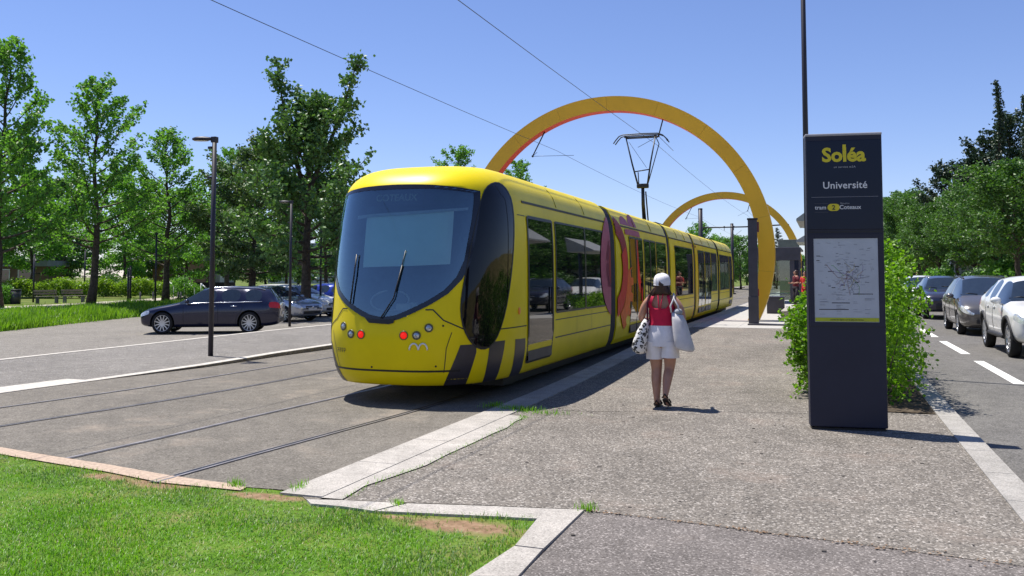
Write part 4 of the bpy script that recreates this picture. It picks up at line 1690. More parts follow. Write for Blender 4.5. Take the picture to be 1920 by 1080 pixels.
# right of the road
rt = [(1908, 40, 322, 0, 'bushy street tree cut by the right picture edge'), (1872, 45, 338, 1, 'fresh green street tree before the tall conifers'),
      (1826, 51, 366, 0, 'street tree with a forked dark trunk behind the grey minivan'), (1796, 58, 384, 1, 'street tree behind the windscreen of the grey minivan'),
      (1762, 66, 394, 0, 'street tree with leaning trunk above the dark SUV'), (1738, 75, 400, 1, 'street tree beside the dry grass slope'),
      (1712, 88, 384, 0, 'street tree behind the leafy hedge top'), (1690, 100, 378, 1, 'street tree nearest the totem edge')]
for px, zc, py, k, lab in rt:
    p = P(px, zc, 0)
    p.z = hill(max(p.x, 6.5), p.y)
    STREET[k].place(p, ZH(py, zc) - p.z, lab, group='street trees right of the road', wide=1.15)
bk = [(1915, 60, 340, 2), (1850, 66, 352, 2), (1800, 75, 392, 2), (1760, 84, 400, 2), (1724, 96, 384, 2), (1680, 112, 380, 2), (1700, 120, 366, 2), (1660, 125, 385, 1), (1880, 72, 320, 2), (1945, 58, 310, 2), (1975, 44, 320, 2)]
for i, (px, zc, py, k) in enumerate(bk):
    p = P(px, zc, 0)
    p.z = hill(max(p.x, 6.5), p.y) - .2
    DENSE[k].place(p, ZH(py, zc) - p.z, 'dark tree in the second row on the slope', group='second row of trees on the slope', wide=1.25)
p = P(1882, 58, 0); p.z = hill(p.x, p.y)
COLSPR.place(p, ZH(136, 58) - p.z, 'tallest narrow drooping spruce on the slope', rz=1)
p = P(1932, 56, 0); p.z = hill(p.x, p.y)
COLSPR.place(p, ZH(168, 56) - p.z, 'narrow spruce just cut off by the right picture edge', rz=3)
for px, zc, py, lab in ((1780, 68, 306, 'dark round topped pine rising over the street trees'), (1845, 64, 262, 'dark pine with a jutting limb left of the tall spruce'), (1905, 63, 214, 'broad dark pine between the two spruces'), (1815, 70, 318, 'pine with open limbs between two darker pines')):
    p = P(px, zc, 0); p.z = hill(p.x, p.y)
    PINE.place(p, ZH(py, zc) - p.z, lab, group='pines on the slope', wide=1.15)

# --- hedges and shrubs
def shrub_mesh(shape, n, lsz, seed, stems=26, spray=0.0, flat=.5):
    """leaves in clumps inside the volume shape(rg) -> point"""
    rg = random.Random(seed)
    lv, st = MB(), MB()
    k = max(1, n // 22)
    for i in range(k):
        c = shape(rg)
        for j in range(22):
            leaf(lv, c + Vector((rg.gauss(0, .07 + lsz * .5), rg.gauss(0, .07 + lsz * .5), rg.gauss(0, .05 + lsz * .35))), lsz, rg, flat)
    for i in range(stems):
        c = shape(rg)
        st.tube([Vector((c.x * .45, c.y * .8, 0)), Vector((c.x * .7, c.y * .9, c.z * .5)), c], [.014, .010, .004], 5, cap=False)
    return lv, st
# the hornbeam hedge behind the totem
def hornbeam(rg):
    y = rg.uniform(0, 8.5)
    h = 1.75 + .14 * sin(y * 2.1) + (.12 if y < 2 else 0)
    z = h * rg.uniform(.02, 1.0) ** .95
    prof = .40 + .32 * sin(pi * min(1, z / h * .85 + .12))
    if y < .5: prof *= .72 + .56 * y
    a = rg.uniform(0, 6.28)
    r = rg.random() ** .35
    return Vector((prof * 1.05 * r * cos(a), y + .25 * r * sin(a), z * (1 - .04 * rg.random())))
lv, st = shrub_mesh(hornbeam, 26000, .062, 5, 50)
rg = random.Random(9)
for i in range(230):         # loose sprays that stick out
    b_ = hornbeam(rg)
    a = rg.choice((0, pi, rg.uniform(0, 6.28), -1.57))
    d = Vector((cos(a), sin(a) * .8, rg.uniform(-.15, .6))).normalized()
    l = rg.uniform(.2, .48)
    q = bez(b_, b_ + d * l * .6 + Vector((0, 0, .08)), b_ + d * l - Vector((0, 0, rg.uniform(0, .12))), 4)
    st.tube(q, [.006, .005, .004, .003, .002], 4, cap=False)
    for k in range(26):
        t = rg.uniform(.1, 1)
        i4 = min(3, int(t * 4))
        leaf(lv, q[i4].lerp(q[i4 + 1], t * 4 - i4) + Vector((rg.gauss(0, .03), rg.gauss(0, .03), rg.gauss(0, .025))), .062, rg, .5)
root = empty('hedge', (.48, 11.9, .03), 0, 'bright green leafy hornbeam hedge between the totem and the road', 'hedge')
link('foliage', lv.mesh('foliage', LEAF_H), root)
st.build('stem', BARK, root, fix=False)
# its spreading arm that shows left of the totem
def arm(rg):
    t = rg.random()
    a = rg.uniform(0, 6.28)
    r = rg.random() ** .5
    z = .12 + 1.15 * rg.random()
    w_ = .20 * (1 - abs(z - .85) * .8)
    return Vector((-w_ * r * abs(cos(a)) * 1.25, r * .55 * sin(a), z))
lv, st = shrub_mesh(arm, 1500, .062, 15, 7)
for i in range(60):
    b_ = arm(rg)
    d = Vector((-1, rg.uniform(-.7, .5), rg.uniform(-.35, .55))).normalized()
    l = rg.uniform(.15, .40)
    q = bez(b_, b_ + d * l * .6 + Vector((0, 0, .06)), b_ + d * l - Vector((0, 0, rg.uniform(0, .1))), 4)
    st.tube(q, [.006, .005, .004, .003, .002], 4, cap=False)
    for k in range(24):
        t = rg.uniform(.1, 1)
        i4 = min(3, int(t * 4))
        leaf(lv, q[i4].lerp(q[i4 + 1], t * 4 - i4) + Vector((rg.gauss(0, .03), rg.gauss(0, .03), rg.gauss(0, .025))), .062, rg, .5)
root = empty('shrub', P(1532, 12.3, .03), 0, 'leafy shoots spilling out left of the totem above the walkway', 'shrub')
link('foliage', lv.mesh('foliage', LEAF_H), root)
st.build('stem', BARK, root, fix=False)
# low clipped hedge farther along the platform
def lowh(rg):
    return Vector((rg.uniform(-.4, .4), rg.uniform(0, 9), .72 * rg.uniform(.1, 1) ** .6))
lv, st = shrub_mesh(lowh, 7000, .075, 25, 30)
q = P(1512, 27, .2)
root = empty('hedge', (q.x + .3, q.y, .2), 0, 'low bright hedge by the stop in front of the waiting people', 'hedge')
link('foliage', lv.mesh('foliage', LEAF_H), root)
st.build('stem', BARK, root, fix=False)
# park hedge at left
def ph(L, W, H):
    def f(rg):
        x = rg.uniform(-L / 2, L / 2)
        return Vector((x, rg.uniform(-W / 2, W / 2), H * (.86 + .14 * sin(x * 2.3)) * rg.uniform(.05, 1) ** .55))
    return f
lv, st = shrub_mesh(ph(9.5, 1.2, 1.25), 9000, .15, 35, 20)
for px, zc, lab in ((20, 58, 'long yellow green hedge at left behind the bin and first bench'), (172, 60, 'yellow green hedge behind the second bench'), (262, 66, 'yellow green hedge end near the thick grass')):
    root = empty('hedge', P(px, zc, .12), ALPHA + .05, lab, 'hedge', 'park hedges behind the benches')
    if px > 200: root.scale = (.62, 1, .9)
    link('foliage', bpy.data.meshes.get('hedge_foliage') or (lambda m: (setattr(m, 'name', 'hedge_foliage'), m)[1])(lv.mesh('hedge_foliage', LEAF_Y)), root)
# rounded shrubs
def rb(r):
    def f(rg):
        v = Vector((rg.gauss(0, 1), rg.gauss(0, 1), rg.gauss(0, 1))).normalized() * rg.random() ** .3
        return Vector((v.x * r, v.y * r, r * .8 + v.z * r * .8))
    return f
lv, st = shrub_mesh(rb(.9), 2600, .12, 45, 12)
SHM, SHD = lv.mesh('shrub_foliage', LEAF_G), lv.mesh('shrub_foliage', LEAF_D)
STM = st.mesh('shrub_stem', BARK)
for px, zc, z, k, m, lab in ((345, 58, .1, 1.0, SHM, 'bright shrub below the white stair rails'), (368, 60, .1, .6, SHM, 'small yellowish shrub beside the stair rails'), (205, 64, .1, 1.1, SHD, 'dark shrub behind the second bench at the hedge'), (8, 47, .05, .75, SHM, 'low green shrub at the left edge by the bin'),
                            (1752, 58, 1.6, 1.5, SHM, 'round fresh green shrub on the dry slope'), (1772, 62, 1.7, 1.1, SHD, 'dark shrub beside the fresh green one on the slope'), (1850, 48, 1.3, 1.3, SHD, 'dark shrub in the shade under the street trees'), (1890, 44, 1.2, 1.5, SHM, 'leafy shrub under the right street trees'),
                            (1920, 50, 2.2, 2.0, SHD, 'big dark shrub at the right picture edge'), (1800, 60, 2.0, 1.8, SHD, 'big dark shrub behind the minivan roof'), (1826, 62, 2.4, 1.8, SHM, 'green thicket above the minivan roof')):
    p = P(px, zc, z)
    if p.x > 6.6: p.z = hill(p.x, p.y) - .1
    root = empty('shrub', p, rnd.uniform(0, 6), lab, 'shrub')
    root.scale = (k, k, k)
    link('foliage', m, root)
    link('stem', STM, root)
# ================================================================== CARS
from mathutils.bvhtree import BVHTree
CGLASS = plain("car_glass", (.016, .024, .034), .03, 0, 1.0, .1)
TYRE = plain("tyre", (.018, .018, .019), .8, 0, .3, .15)
ALLOY = plain("alloy", (.52, .53, .55), .28, .85, .5, .06)
HEAD = plain("headlight_glass", (.62, .66, .70), .08, .35, .7, .25, 12)
TAIL = plain("tail_light_red", (.55, .012, .012), .12, 0, .6, .1)
CHROME = plain("chrome", (.75, .76, .78), .12, .95, .5, .03)
CLAD = plain("plastic_cladding", (.025, .025, .027), .6, 0, .4, .1)
PLATE = plain("number_plate", (.62, .62, .60), .5, 0, .3, .05)
def paint(name, col, metal=.35): return plain(name, col, .22, metal, .5, .02, 2, coat=.6)

# stations front to rear: x, bottom, belt, top, half width, half width of the roof, kind of the span behind it
# spans: h hood/boot lid, w windscreen, s side windows, p pillar, r rear window, e end
def car_shape(kind):
    if kind == 'estate':
        return dict(L=4.66, W=1.80, ax=(1.54, -1.29), r=.34, st=[
            (2.31, .36, .56, .60, .60, .40, 'h'), (2.25, .24, .66, .71, .78, .52, 'h'), (1.95, .20, .76, .82, .88, .60, 'h'), (1.45, .19, .83, .90, .90, .62, 'h'), (1.02, .19, .90, .98, .90, .62, 'w'),
            (.28, .19, .95, 1.40, .90, .56, 's'), (-.22, .19, .96, 1.45, .90, .57, 'p'), (-.31, .19, .96, 1.455, .90, .57, 's'), (-1.02, .19, .97, 1.45, .90, .57, 'p'), (-1.10, .19, .975, 1.448, .90, .57, 's'), (-1.72, .20, .985, 1.42, .895, .55, 'p'),
            (-1.92, .22, .985, 1.39, .885, .53, 'r'), (-2.22, .26, .99, 1.02, .86, .56, 'e'), (-2.31, .34, .90, .93, .80, .56, 'e')])
    if kind == 'suv':
        return dict(L=4.60, W=1.88, ax=(1.42, -1.40), r=.375, st=[
            (2.28, .46, .74, .80, .66, .48, 'h'), (2.20, .32, .86, .92, .84, .58, 'h'), (1.95, .30, .95, 1.02, .92, .64, 'h'), (1.45, .29, 1.00, 1.08, .94, .66, 'h'), (1.02, .29, 1.04, 1.13, .94, .66, 'w'),
            (.42, .29, 1.08, 1.58, .94, .60, 's'), (-.10, .29, 1.09, 1.655, .94, .62, 'p'), (-.20, .29, 1.09, 1.66, .94, .62, 's'), (-.98, .29, 1.11, 1.65, .94, .62, 'p'), (-1.08, .29, 1.12, 1.645, .94, .61, 's'), (-1.62, .30, 1.17, 1.61, .93, .58, 'p'),
            (-1.88, .33, 1.18, 1.57, .92, .56, 'r'), (-2.18, .38, 1.14, 1.18, .90, .58, 'e'), (-2.28, .46, 1.0, 1.04, .84, .58, 'e')])
    if kind == 'minivan':
        return dict(L=4.58, W=1.83, ax=(1.36, -1.36), r=.33, st=[
            (2.27, .38, .62, .68, .60, .42, 'h'), (2.18, .24, .76, .82, .80, .55, 'h'), (1.90, .20, .88, .95, .89, .62, 'h'), (1.60, .19, .95, 1.04, .91, .64, 'h'), (1.40, .19, .98, 1.10, .91, .64, 'w'),
            (.42, .19, 1.02, 1.60, .91, .60, 's'), (-.12, .19, 1.02, 1.665, .91, .62, 'p'), (-.20, .19, 1.02, 1.668, .91, .62, 's'), (-1.0, .19, 1.03, 1.66, .91, .62, 'p'), (-1.08, .19, 1.03, 1.655, .91, .61, 's'), (-1.75, .20, 1.06, 1.60, .90, .58, 'p'),
            (-1.98, .23, 1.06, 1.56, .89, .56, 'r'), (-2.20, .28, 1.02, 1.06, .87, .58, 'e'), (-2.27, .38, .92, .96, .80, .56, 'e')])
    # hatchback
    return dict(L=4.15, W=1.76, ax=(1.28, -1.26), r=.315, st=[
        (2.06, .36, .58, .63, .58, .42, 'h'), (1.98, .24, .70, .75, .76, .52, 'h'), (1.72, .20, .80, .87, .85, .58, 'h'), (1.32, .19, .87, .95, .875, .60, 'h'), (.98, .19, .92, 1.02, .88, .60, 'w'),
        (.22, .19, .95, 1.42, .88, .55, 's'), (-.16, .19, .96, 1.47, .88, .56, 'p'), (-.25, .19, .96, 1.475, .88, .56, 's'), (-.95, .19, .98, 1.45, .88, .56, 'p'), (-1.05, .19, 1.0, 1.44, .88, .55, 's'), (-1.38, .20, 1.03, 1.40, .875, .53, 'p'),
        (-1.62, .22, 1.03, 1.36, .87, .52, 'r'), (-1.98, .28, .98, 1.02, .84, .54, 'e'), (-2.06, .36, .88, .92, .78, .54, 'e')])

def islands(me):
    par = list(range(len(me.vertices)))
    def f(i):
        while par[i] != i:
            par[i] = par[par[i]]
            i = par[i]
        return i
    for p in me.polygons:
        v = p.vertices
        for a in v[1:]:
            par[f(a)] = f(v[0])
    g = {}
    for p in me.polygons:
        g.setdefault(f(p.vertices[0]), []).append(p)
    out = []
    for ps in g.values():
        rm, nv, nf = {}, [], []
        for p in ps:
            ff = []
            for i in p.vertices:
                if i not in rm:
                    rm[i] = len(nv)
                    nv.append(me.vertices[i].co.copy())
                ff.append(rm[i])
            nf.append(ff)
        m = bpy.data.meshes.new(me.name)
        m.from_pydata(nv, [], nf)
        m.materials.append(me.materials[0])
        m.polygons.foreach_set("use_smooth", [True] * len(nf))
        m.update()
        out.append(m)
    return out

def wheel_meshes(r, spokes):
    ty, rim = MB(), MB()
    prof = [(r * .74, -.10), (r * .84, -.105), (r * .95, -.095), (r, -.06), (r, .06), (r * .95, .095), (r * .84, .105), (r * .74, .10)]
    n = 28
    ty.loft([[(a * cos(t), y, a * sin(t)) for a, y in prof] for t in [2 * pi * i / n for i in range(n + 1)]], 0, closed=True, caps=False)
    # rim: barrel, dish and spokes; outer face towards +y
    pr = [(r * .745, .088), (r * .72, .096), (r * .69, .08), (r * .68, -.09)]
    rim.loft([[(a * cos(t), y, a * sin(t)) for a, y in pr] for t in [2 * pi * i / n for i in range(n + 1)]], 0, closed=False, caps=False)
    rim.tube([(0, .03, 0), (0, .088, 0)], [r * .15, r * .13], 14)
    for k in range(spokes):
        t = 2 * pi * k / spokes
        c, s_ = cos(t), sin(t)
        w = r * (.052 if spokes > 8 else .10)
        a0, a1 = r * .10, r * .70
        vs = []
        for a, wy, y in ((a0, w * 1.1, .082), (a1, w * .8, .088)):
            for sg in (-1, 1):
                vs.append((a * c - sg * wy * s_, y, a * s_ + sg * wy * c))
                vs.append((a * c - sg * wy * s_, y - .03, a * s_ + sg * wy * c))
        rim.add(vs, [(0, 2, 6, 4), (1, 5, 7, 3), (0, 4, 5, 1), (2, 3, 7, 6)])
    disc = MB()
    disc.tube([(0, -.02, 0), (0, .0, 0)], [r * .67, r * .67], 24)
    return ty.mesh('tyre', TYRE), rim.mesh('rim', ALLOY), disc.mesh('brake_disc', CLAD)
WHEELS = {}

def make_car(kind, name, col, label, group, loc, rz, spokes=10, rails=None, trim=None, clad=False, handle=None, plate=False):
    sp = car_shape(kind)
    root = empty(name, loc, rz, label, 'car', group)
    st = sp['st']
    MI = {'body': 0, 'glass': 1, 'screen': 2, 'head': 3, 'tail': 4, 'well': 5, 'rear': 6}
    mb = MB()
    rings = []
    for x, zb, be, tp, w, wr, k in st:
        h = be - zb
        half = [(0, zb), (w * .80, zb), (w * .955, zb + .07), (w * .995, zb + h * .42), (w, zb + h * .74), (w * .955, be), (wr if tp - be > .2 else wr * 1.18, tp - (.055 if tp - be > .2 else .012)), (wr * .62, tp), (0, tp + .012)]
        rings.append([Vector((x, y, z)) for y, z in half] + [Vector((x, -y, z)) for y, z in reversed(half[1:-1])])
    n = len(rings[0])
    o = 0
    for r_ in rings: mb.v.extend([tuple(p) for p in r_])
    for i in range(len(rings) - 1):
        kd = st[i][6]
        for j in range(n):
            jj = j if j < 8 else n - 1 - j
            mi = 0
            if kd in ('w', 's') and jj == 5: mi = 1
            if kd == 'w' and jj in (6, 7): mi = 2
            if kd == 'r' and jj in (6, 7): mi = 6
            if i in (1,) and jj == 4: mi = 3
            if i == 0 and jj == 4: mi = 3
            if i >= len(rings) - 3 and jj == 4: mi = 4
            mb.f.append([i * n + j, i * n + (j + 1) % n, (i + 1) * n + (j + 1) % n, (i + 1) * n + j])
            mb.m.append(mi)
            mb.sm.append(True)
    for e, rv in ((0, True), (len(rings) - 1, False)):   # ends closed by quads across
        for a in range(0, 8):
            b0, b1 = a, a + 1
            c0, c1 = (n - a) % n, (n - a - 1) % n
            q = [e * n + b0, e * n + b1, e * n + c1, e * n + c0]
            q = list(dict.fromkeys(q))
            if len(q) < 3: continue
            mb.f.append(q if rv else list(reversed(q)))
            mb.m.append(0)
            mb.sm.append(True)
    mats = [col, CGLASS, CGLASS, HEAD, TAIL, CLAD, CGLASS]
    me = mb.mesh('body', mats)
    bm = bmesh.new(); bm.from_mesh(me)
    bmesh.ops.recalc_face_normals(bm, faces=bm.faces[:])
    cl = bm.edges.layers.float.new('crease_edge')
    for e in bm.edges:
        ms = {f.material_index for f in e.link_faces}
        if len(ms) > 1: e[cl] = .75
    bm.to_mesh(me); bm.free()
    me = evaluated(me, [('SUBSURF', dict(levels=2, render_levels=2))])
    # wheel wells
    cut = MB()
    for ax in sp['ax']:
        for sg in (-1, 1):
            cut.tube([(ax, sg * .60, sp['r']), (ax, sg * 1.3, sp['r'])], sp['r'] + .055, 32, 5, smooth=True)
    cm = cut.mesh('cut', mats)
    co = bpy.data.objects.new('cut', cm); COL.objects.link(co)
    bm = bmesh.new(); bm.from_mesh(cm)
    bmesh.ops.recalc_face_normals(bm, faces=bm.faces[:])
    bm.to_mesh(cm); bm.free()
    me = evaluated(me, [('BOOLEAN', dict(operation='DIFFERENCE', object=co, solver='EXACT'))])
    bpy.data.objects.remove(co)
    vs = [v.co.copy() for v in me.vertices]
    bvh = BVHTree.FromPolygons(vs, [list(p.vertices) for p in me.polygons])
    def side(x, z, sg, off=.004):
        h = bvh.ray_cast(Vector((x, sg * 3, z)), Vector((0, -sg, 0)))
        return (h[0] + h[1] * off if h[1].y * sg > 0 else h[0] - h[1] * off) if h[0] else Vector((x, sg * sp['W'] / 2, z))
    def topz(x, y, off=.004):
        h = bvh.ray_cast(Vector((x, y, 4)), Vector((0, 0, -1)))
        return Vector((x, y, h[0].z + off))
    def front(y, z, sg=1, off=.004):
        h = bvh.ray_cast(Vector((4 * sg, y, z)), Vector((-sg, 0, 0)))
        return Vector((h[0].x + sg * off, y, z)) if h[0] else Vector((sg * sp['L'] / 2, y, z))
    parts = split_by_material(me)
    nm = {0: 'body', 1: 'side_window', 2: 'windscreen', 3: 'headlight', 4: 'tail_light', 5: 'wheel_well', 6: 'rear_window'}
    for mi, m in parts.items():
        for q in ([m] if mi in (0, 2, 6) else islands(m)):
            if mi == 1 and len(q.polygons) < 3: continue
            link(nm[mi], q, root)
    # wheels
    key = (sp['r'], spokes)
    if key not in WHEELS: WHEELS[key] = wheel_meshes(*key)
    ty, rm, dc = WHEELS[key]
    for ax in sp['ax']:
        for sg in (1, -1):
            w = bpy.data.objects.new('wheel', ty)
            COL.objects.link(w)
            w.parent = root
            w.location = (ax, sg * (sp['W'] / 2 - .125), sp['r'])
            w.rotation_euler = (0, rnd.uniform(0, 3), 0 if sg > 0 else pi)
            link('rim', rm, w)
            link('brake_disc', dc, w)
    bx = [s_ for s_ in st if s_[6] == 's'][0]
    for sg in (1, -1):
        # mirror
        xw = bx[0] + .42
        b = side(xw, bx[2] - .03, sg, 0)
        mb = MB()
        mb.ball((b.x + .02, b.y + sg * .13, b.z + .09), (.075, .105, .075), nu=12, nv=8)
        mb.tube([b, (b.x + .02, b.y + sg * .10, b.z + .06)], .022, 6)
        mb.build('mirror', col if not trim == 'black' else CLAD, root)
        # door seams
        p_ = [s_ for s_ in st if s_[6] == 'p']
        xs = [bx[0] + .58, (p_[0][0] + st[st.index(p_[0]) + 1][0]) / 2, p_[1][0] - .06]
        mb = MB()
        for i, x in enumerate(xs):
            zs = [bx[1] + .12 + (bx[2] - bx[1] - .14) * t for t in (0, .2, .4, .6, .8, 1)]
            q = []
            for z in zs:
                xx = x
                if i == 2:
                    dz = sp['r'] + .40 - z
                    xx = max(x, sp['ax'][1] + math.sqrt(max(0, (sp['r'] + .11) ** 2 - (z - sp['r']) ** 2)))
                q.append(side(xx, z, sg, .001))
            mb.tube(q, .006, 4)
        mb.build('door_gap', BLK, root)
        for i, x in enumerate((xs[1] + .18, xs[2] + .30)):
            hd = MB()
            a = side(x - .10, bx[2] - .10, sg, .016)
            b2 = side(x + .10, bx[2] - .10, sg, .016)
            hd.tube([a, b2], .015, 6)
            hd.build('door_handle', handle or col, root)
        # trim below the windows
        if trim == 'chrome':
            mb = MB()
            x0, x1 = bx[0] + .50, p_[2][0] + .02
            mb.tube([side(lerp(x0, x1, t), interp(sorted((s_[0], s_[2]) for s_ in st), lerp(x0, x1, t)) + .004, sg, .004) for t in [i / 14 for i in range(15)]], .013, 5)
            mb.build('window_trim', CHROME, root)
        if rails is not None:
            mb = MB()
            x0, x1 = bx[0] - .12, p_[2][0] - .05
            q = []
            for i in range(11):
                x = lerp(x0, x1, i / 10)
                z = topz(x, sg * (bx[5] - .05)).z
                q.append((x, sg * (bx[5] - .05), z + (.005 if i in (0, 10) else .035)))
            mb.tube(q, .018, 6)
            mb.build('roof_rail', rails, root)
        if clad:
            for ax in sp['ax']:
                mb = MB()
                q = []
                for i in range(17):
                    t = -.12 + (pi + .24) * i / 16
                    x, z = ax + (sp['r'] + .075) * cos(t), sp['r'] + (sp['r'] + .075) * sin(t)
                    q.append(side(x, max(z, bx[1] + .06), sg, .006))
                mb.tube(q, .034, 5)
                mb.build('arch_trim', CLAD, root)
    if clad:
        for sg in (1, -1):
            mb = MB()
            q0 = [side(x, bx[1] + .10, sg, .006) for x in [lerp(sp['ax'][1] + .5, sp['ax'][0] - .5, i / 8) for i in range(9)]]
            mb.tube(q0, .055, 6)
            mb.build('sill_trim', CLAD, root)
    # front: grille, lower intake, plate, fog lamps; rear: bumper strip, plate
    z0 = st[0][1]
    mb = MB()
    def panel(pts, m, name, sg=1, off=.008):
        q = MB()
        v = [front(y, z, sg, off) for y, z in pts]
        q.add(v, [list(range(len(v)))])
        return q.build(name, m, root)
    def grid_panel(w, za, zb_, m, name, sg=1, off=.008, k=8):
        q = MB()
        ys = [lerp(-w, w, i / k) for i in range(k + 1)]
        v = [front(y, z, sg, off) for z in (za, (za + zb_) / 2, zb_) for y in ys]
        q.add(v, [(r * (k + 1) + i, r * (k + 1) + i + 1, (r + 1) * (k + 1) + i + 1, (r + 1) * (k + 1) + i) for r in range(2) for i in range(k)], 0, True)
        return q.build(name, m, root)
    hz_ = st[1][2]
    g = grid_panel(.40, hz_ - .17, hz_ - .05, CLAD, 'grille')
    mb = MB()
    mb.tube([front(y, hz_ - .11, 1, .02) for y in [lerp(-.38, .38, i / 8) for i in range(9)]], .012, 5)
    mb.build('grille_bar', CHROME, g)
    mb = MB()
    mb.ball(front(0, hz_ - .11, 1, .02), (.02, .055, .055))
    mb.build('badge', CHROME, g)
    grid_panel(.52, z0 - .06 if z0 > .4 else z0 - .04, z0 + .08, CLAD, 'lower_grille')
    grid_panel(.26, z0 + .11, z0 + .21, PLATE, 'number_plate', 1, .014, 4)
    grid_panel(.26, hz_ - .10, hz_ + .0, PLATE, 'number_plate', -1, .014, 4)
    grid_panel(.66, z0 - .02, z0 + .10, CLAD, 'bumper', -1, .008)
    # wiper pair
    ws = [s_ for s_ in st if s_[6] == 'w'][0]
    for yy in (.25, -.35):
        mb = MB()
        mb.tube([topz(ws[0] - .05, yy, .012), topz(ws[0] - .12, yy - .2, .012), topz(ws[0] - .14, yy - .42, .012)], .009, 5)
        mb.build('wiper', BLK, root)
    return root

NAVY = paint("paint_navy", (.012, .014, .042))
GREYP = paint("paint_grey", (.17, .16, .15), .6)
WHITEP = paint("paint_white", (.74, .74, .72), 0)
SILV = paint("paint_silver", (.42, .44, .48), .6)
DKBL = paint("paint_slate", (.050, .052, .075), .5)
BLUEP = paint("paint_blue", (.015, .035, .30), .3)
CARS_R = 'cars standing along the far side of the road'
CARS_L = 'cars in the parking beside the tram stop'
RZ = -.04
# right: noses towards the viewer (-Y)
make_car('suv', 'parked_car', WHITEP, 'white off-road car with black wheel arches at the right picture edge', CARS_R, (4.42, 22.0, RZ), -pi / 2, 10, None, None, True)
make_car('minivan', 'parked_car', GREYP, 'grey brown minivan standing behind the white off-road car', CARS_R, (4.42, 29.5, RZ), -pi / 2, 10, BLK, None, False, GREYP)
make_car('suv', 'parked_car', DKBL, 'dark slate off-road car behind the grey minivan', CARS_R, (4.46, 39.2, RZ), -pi / 2, 10, STEEL, None, True)
make_car('minivan', 'parked_car', WHITEP, 'white van roofed car farthest back in the roadside line', CARS_R, (4.45, 47.5, RZ), -pi / 2, 8, None, None, False)
make_car('hatch', 'parked_car', SILV, 'silver hatchback hidden last in the roadside line', CARS_R, (4.45, 54.5, RZ), -pi / 2, 8)
# left: the estate car seen from its left side, driving out
pf, pr_ = P(304, 28.6, PZ), P(472.5, 29.0, PZ)
mid = (pf + pr_) / 2
ang = math.atan2(pf.y - pr_.y, pf.x - pr_.x)
# wheels on the near side define the line; centre lies half a width farther away
nrm = Vector((sin(ang), -cos(ang), 0))
c = mid - Vector((cos(ang), sin(ang), 0)) * .125 + nrm * .80 * (-1 if nrm.dot(Vector((-sin(ALPHA), cos(ALPHA), 0))) < 0 else 1)
est = make_car('estate', 'estate_car', NAVY, 'navy blue estate car with chrome window line leaving the parking', CARS_L, (c.x, c.y, PZ), ang, 12, CHROME, 'chrome', False, CHROME)
est.scale = (.955, 1, 1.05)
def left_car(kind, px, zc, col, lab, rot, spokes=10):
    p = P(px, zc, PZ)
    make_car(kind, 'parked_car', col, lab, CARS_L, (p.x, p.y, PZ), rot, spokes)
fx = -ALPHA * 0
left_car('hatch', 516, 37.5, SILV, 'silver hatchback parked nose out just behind the estate car', R(-8))
left_car('hatch', 560, 41.5, WHITEP, 'white hatchback parked nose out beside the oak trunk', R(-6))
left_car('estate', 548, 45, WHITEP, 'white estate car third in the parked row', R(-6))
left_car('hatch', 606, 47.5, BLUEP, 'bright blue hatchback showing its tail between pole and tram', R(176), 8)
left_car('hatch', 640, 52, WHITEP, 'white hatchback farthest in the parked row near the tram nose', R(-6), 8)
# ================================================================== PEOPLE AND BAGS
def skin_plain(name, col, rough=.5, var=.05, sub=.0):
    m = plain(name, col, rough, 0, .35, var, 9)
    b = m.node_tree.nodes.get("Principled BSDF")
    if sub:
        b.inputs['Subsurface Weight'].default_value = sub
        b.inputs['Subsurface Radius'].default_value = (.02, .008, .004)
    return m
SKIN = skin_plain("skin", (.42, .22, .145), .5, .06, .12)
HAIR = plain("hair_brown", (.045, .020, .012), .5, 0, .4, .3, 30)
CAPW = plain("cap_white", (.72, .70, .72), .8, 0, .3, .04, 20)
TOPR = plain("top_crimson", (.52, .010, .050), .75, 0, .3, .08, 14)
SHORTW = plain("shorts_white", (.70, .68, .70), .8, 0, .3, .05, 8, bmp=.1)
SANDAL = plain("sandal_dark", (.03, .022, .018), .6, 0, .3, .1)
def skin_body(nodes, edges, root, mat, sub=2):
    """one continuous body from a skeleton: nodes {name: (pos, rx, ry)}"""
    names = list(nodes)
    ix = {k: i for i, k in enumerate(names)}
    me = bpy.data.meshes.new('body')
    me.from_pydata([nodes[k][0] for k in names], [(ix[a], ix[b]) for a, b in edges], [])
    o = bpy.data.objects.new('tmp', me)
    COL.objects.link(o)
    md = o.modifiers.new('s', 'SKIN')
    md.use_smooth_shade = True
    md.branch_smoothing = .3
    sv = me.skin_vertices[0].data
    for i, k in enumerate(names):
        sv[i].radius = nodes[k][1:3] if len(nodes[k]) > 2 else (nodes[k][1],) * 2
        sv[i].use_root = (k == root)
    m2 = o.modifiers.new('u', 'SUBSURF')
    m2.levels = m2.render_levels = sub
    bpy.context.view_layer.update()
    out = bpy.data.meshes.new_from_object(o.evaluated_get(bpy.context.evaluated_depsgraph_get()))
    bpy.data.objects.remove(o)
    out.materials.clear()
    out.materials.append(mat)
    out.polygons.foreach_set("use_smooth", [True] * len(out.polygons))
    return out
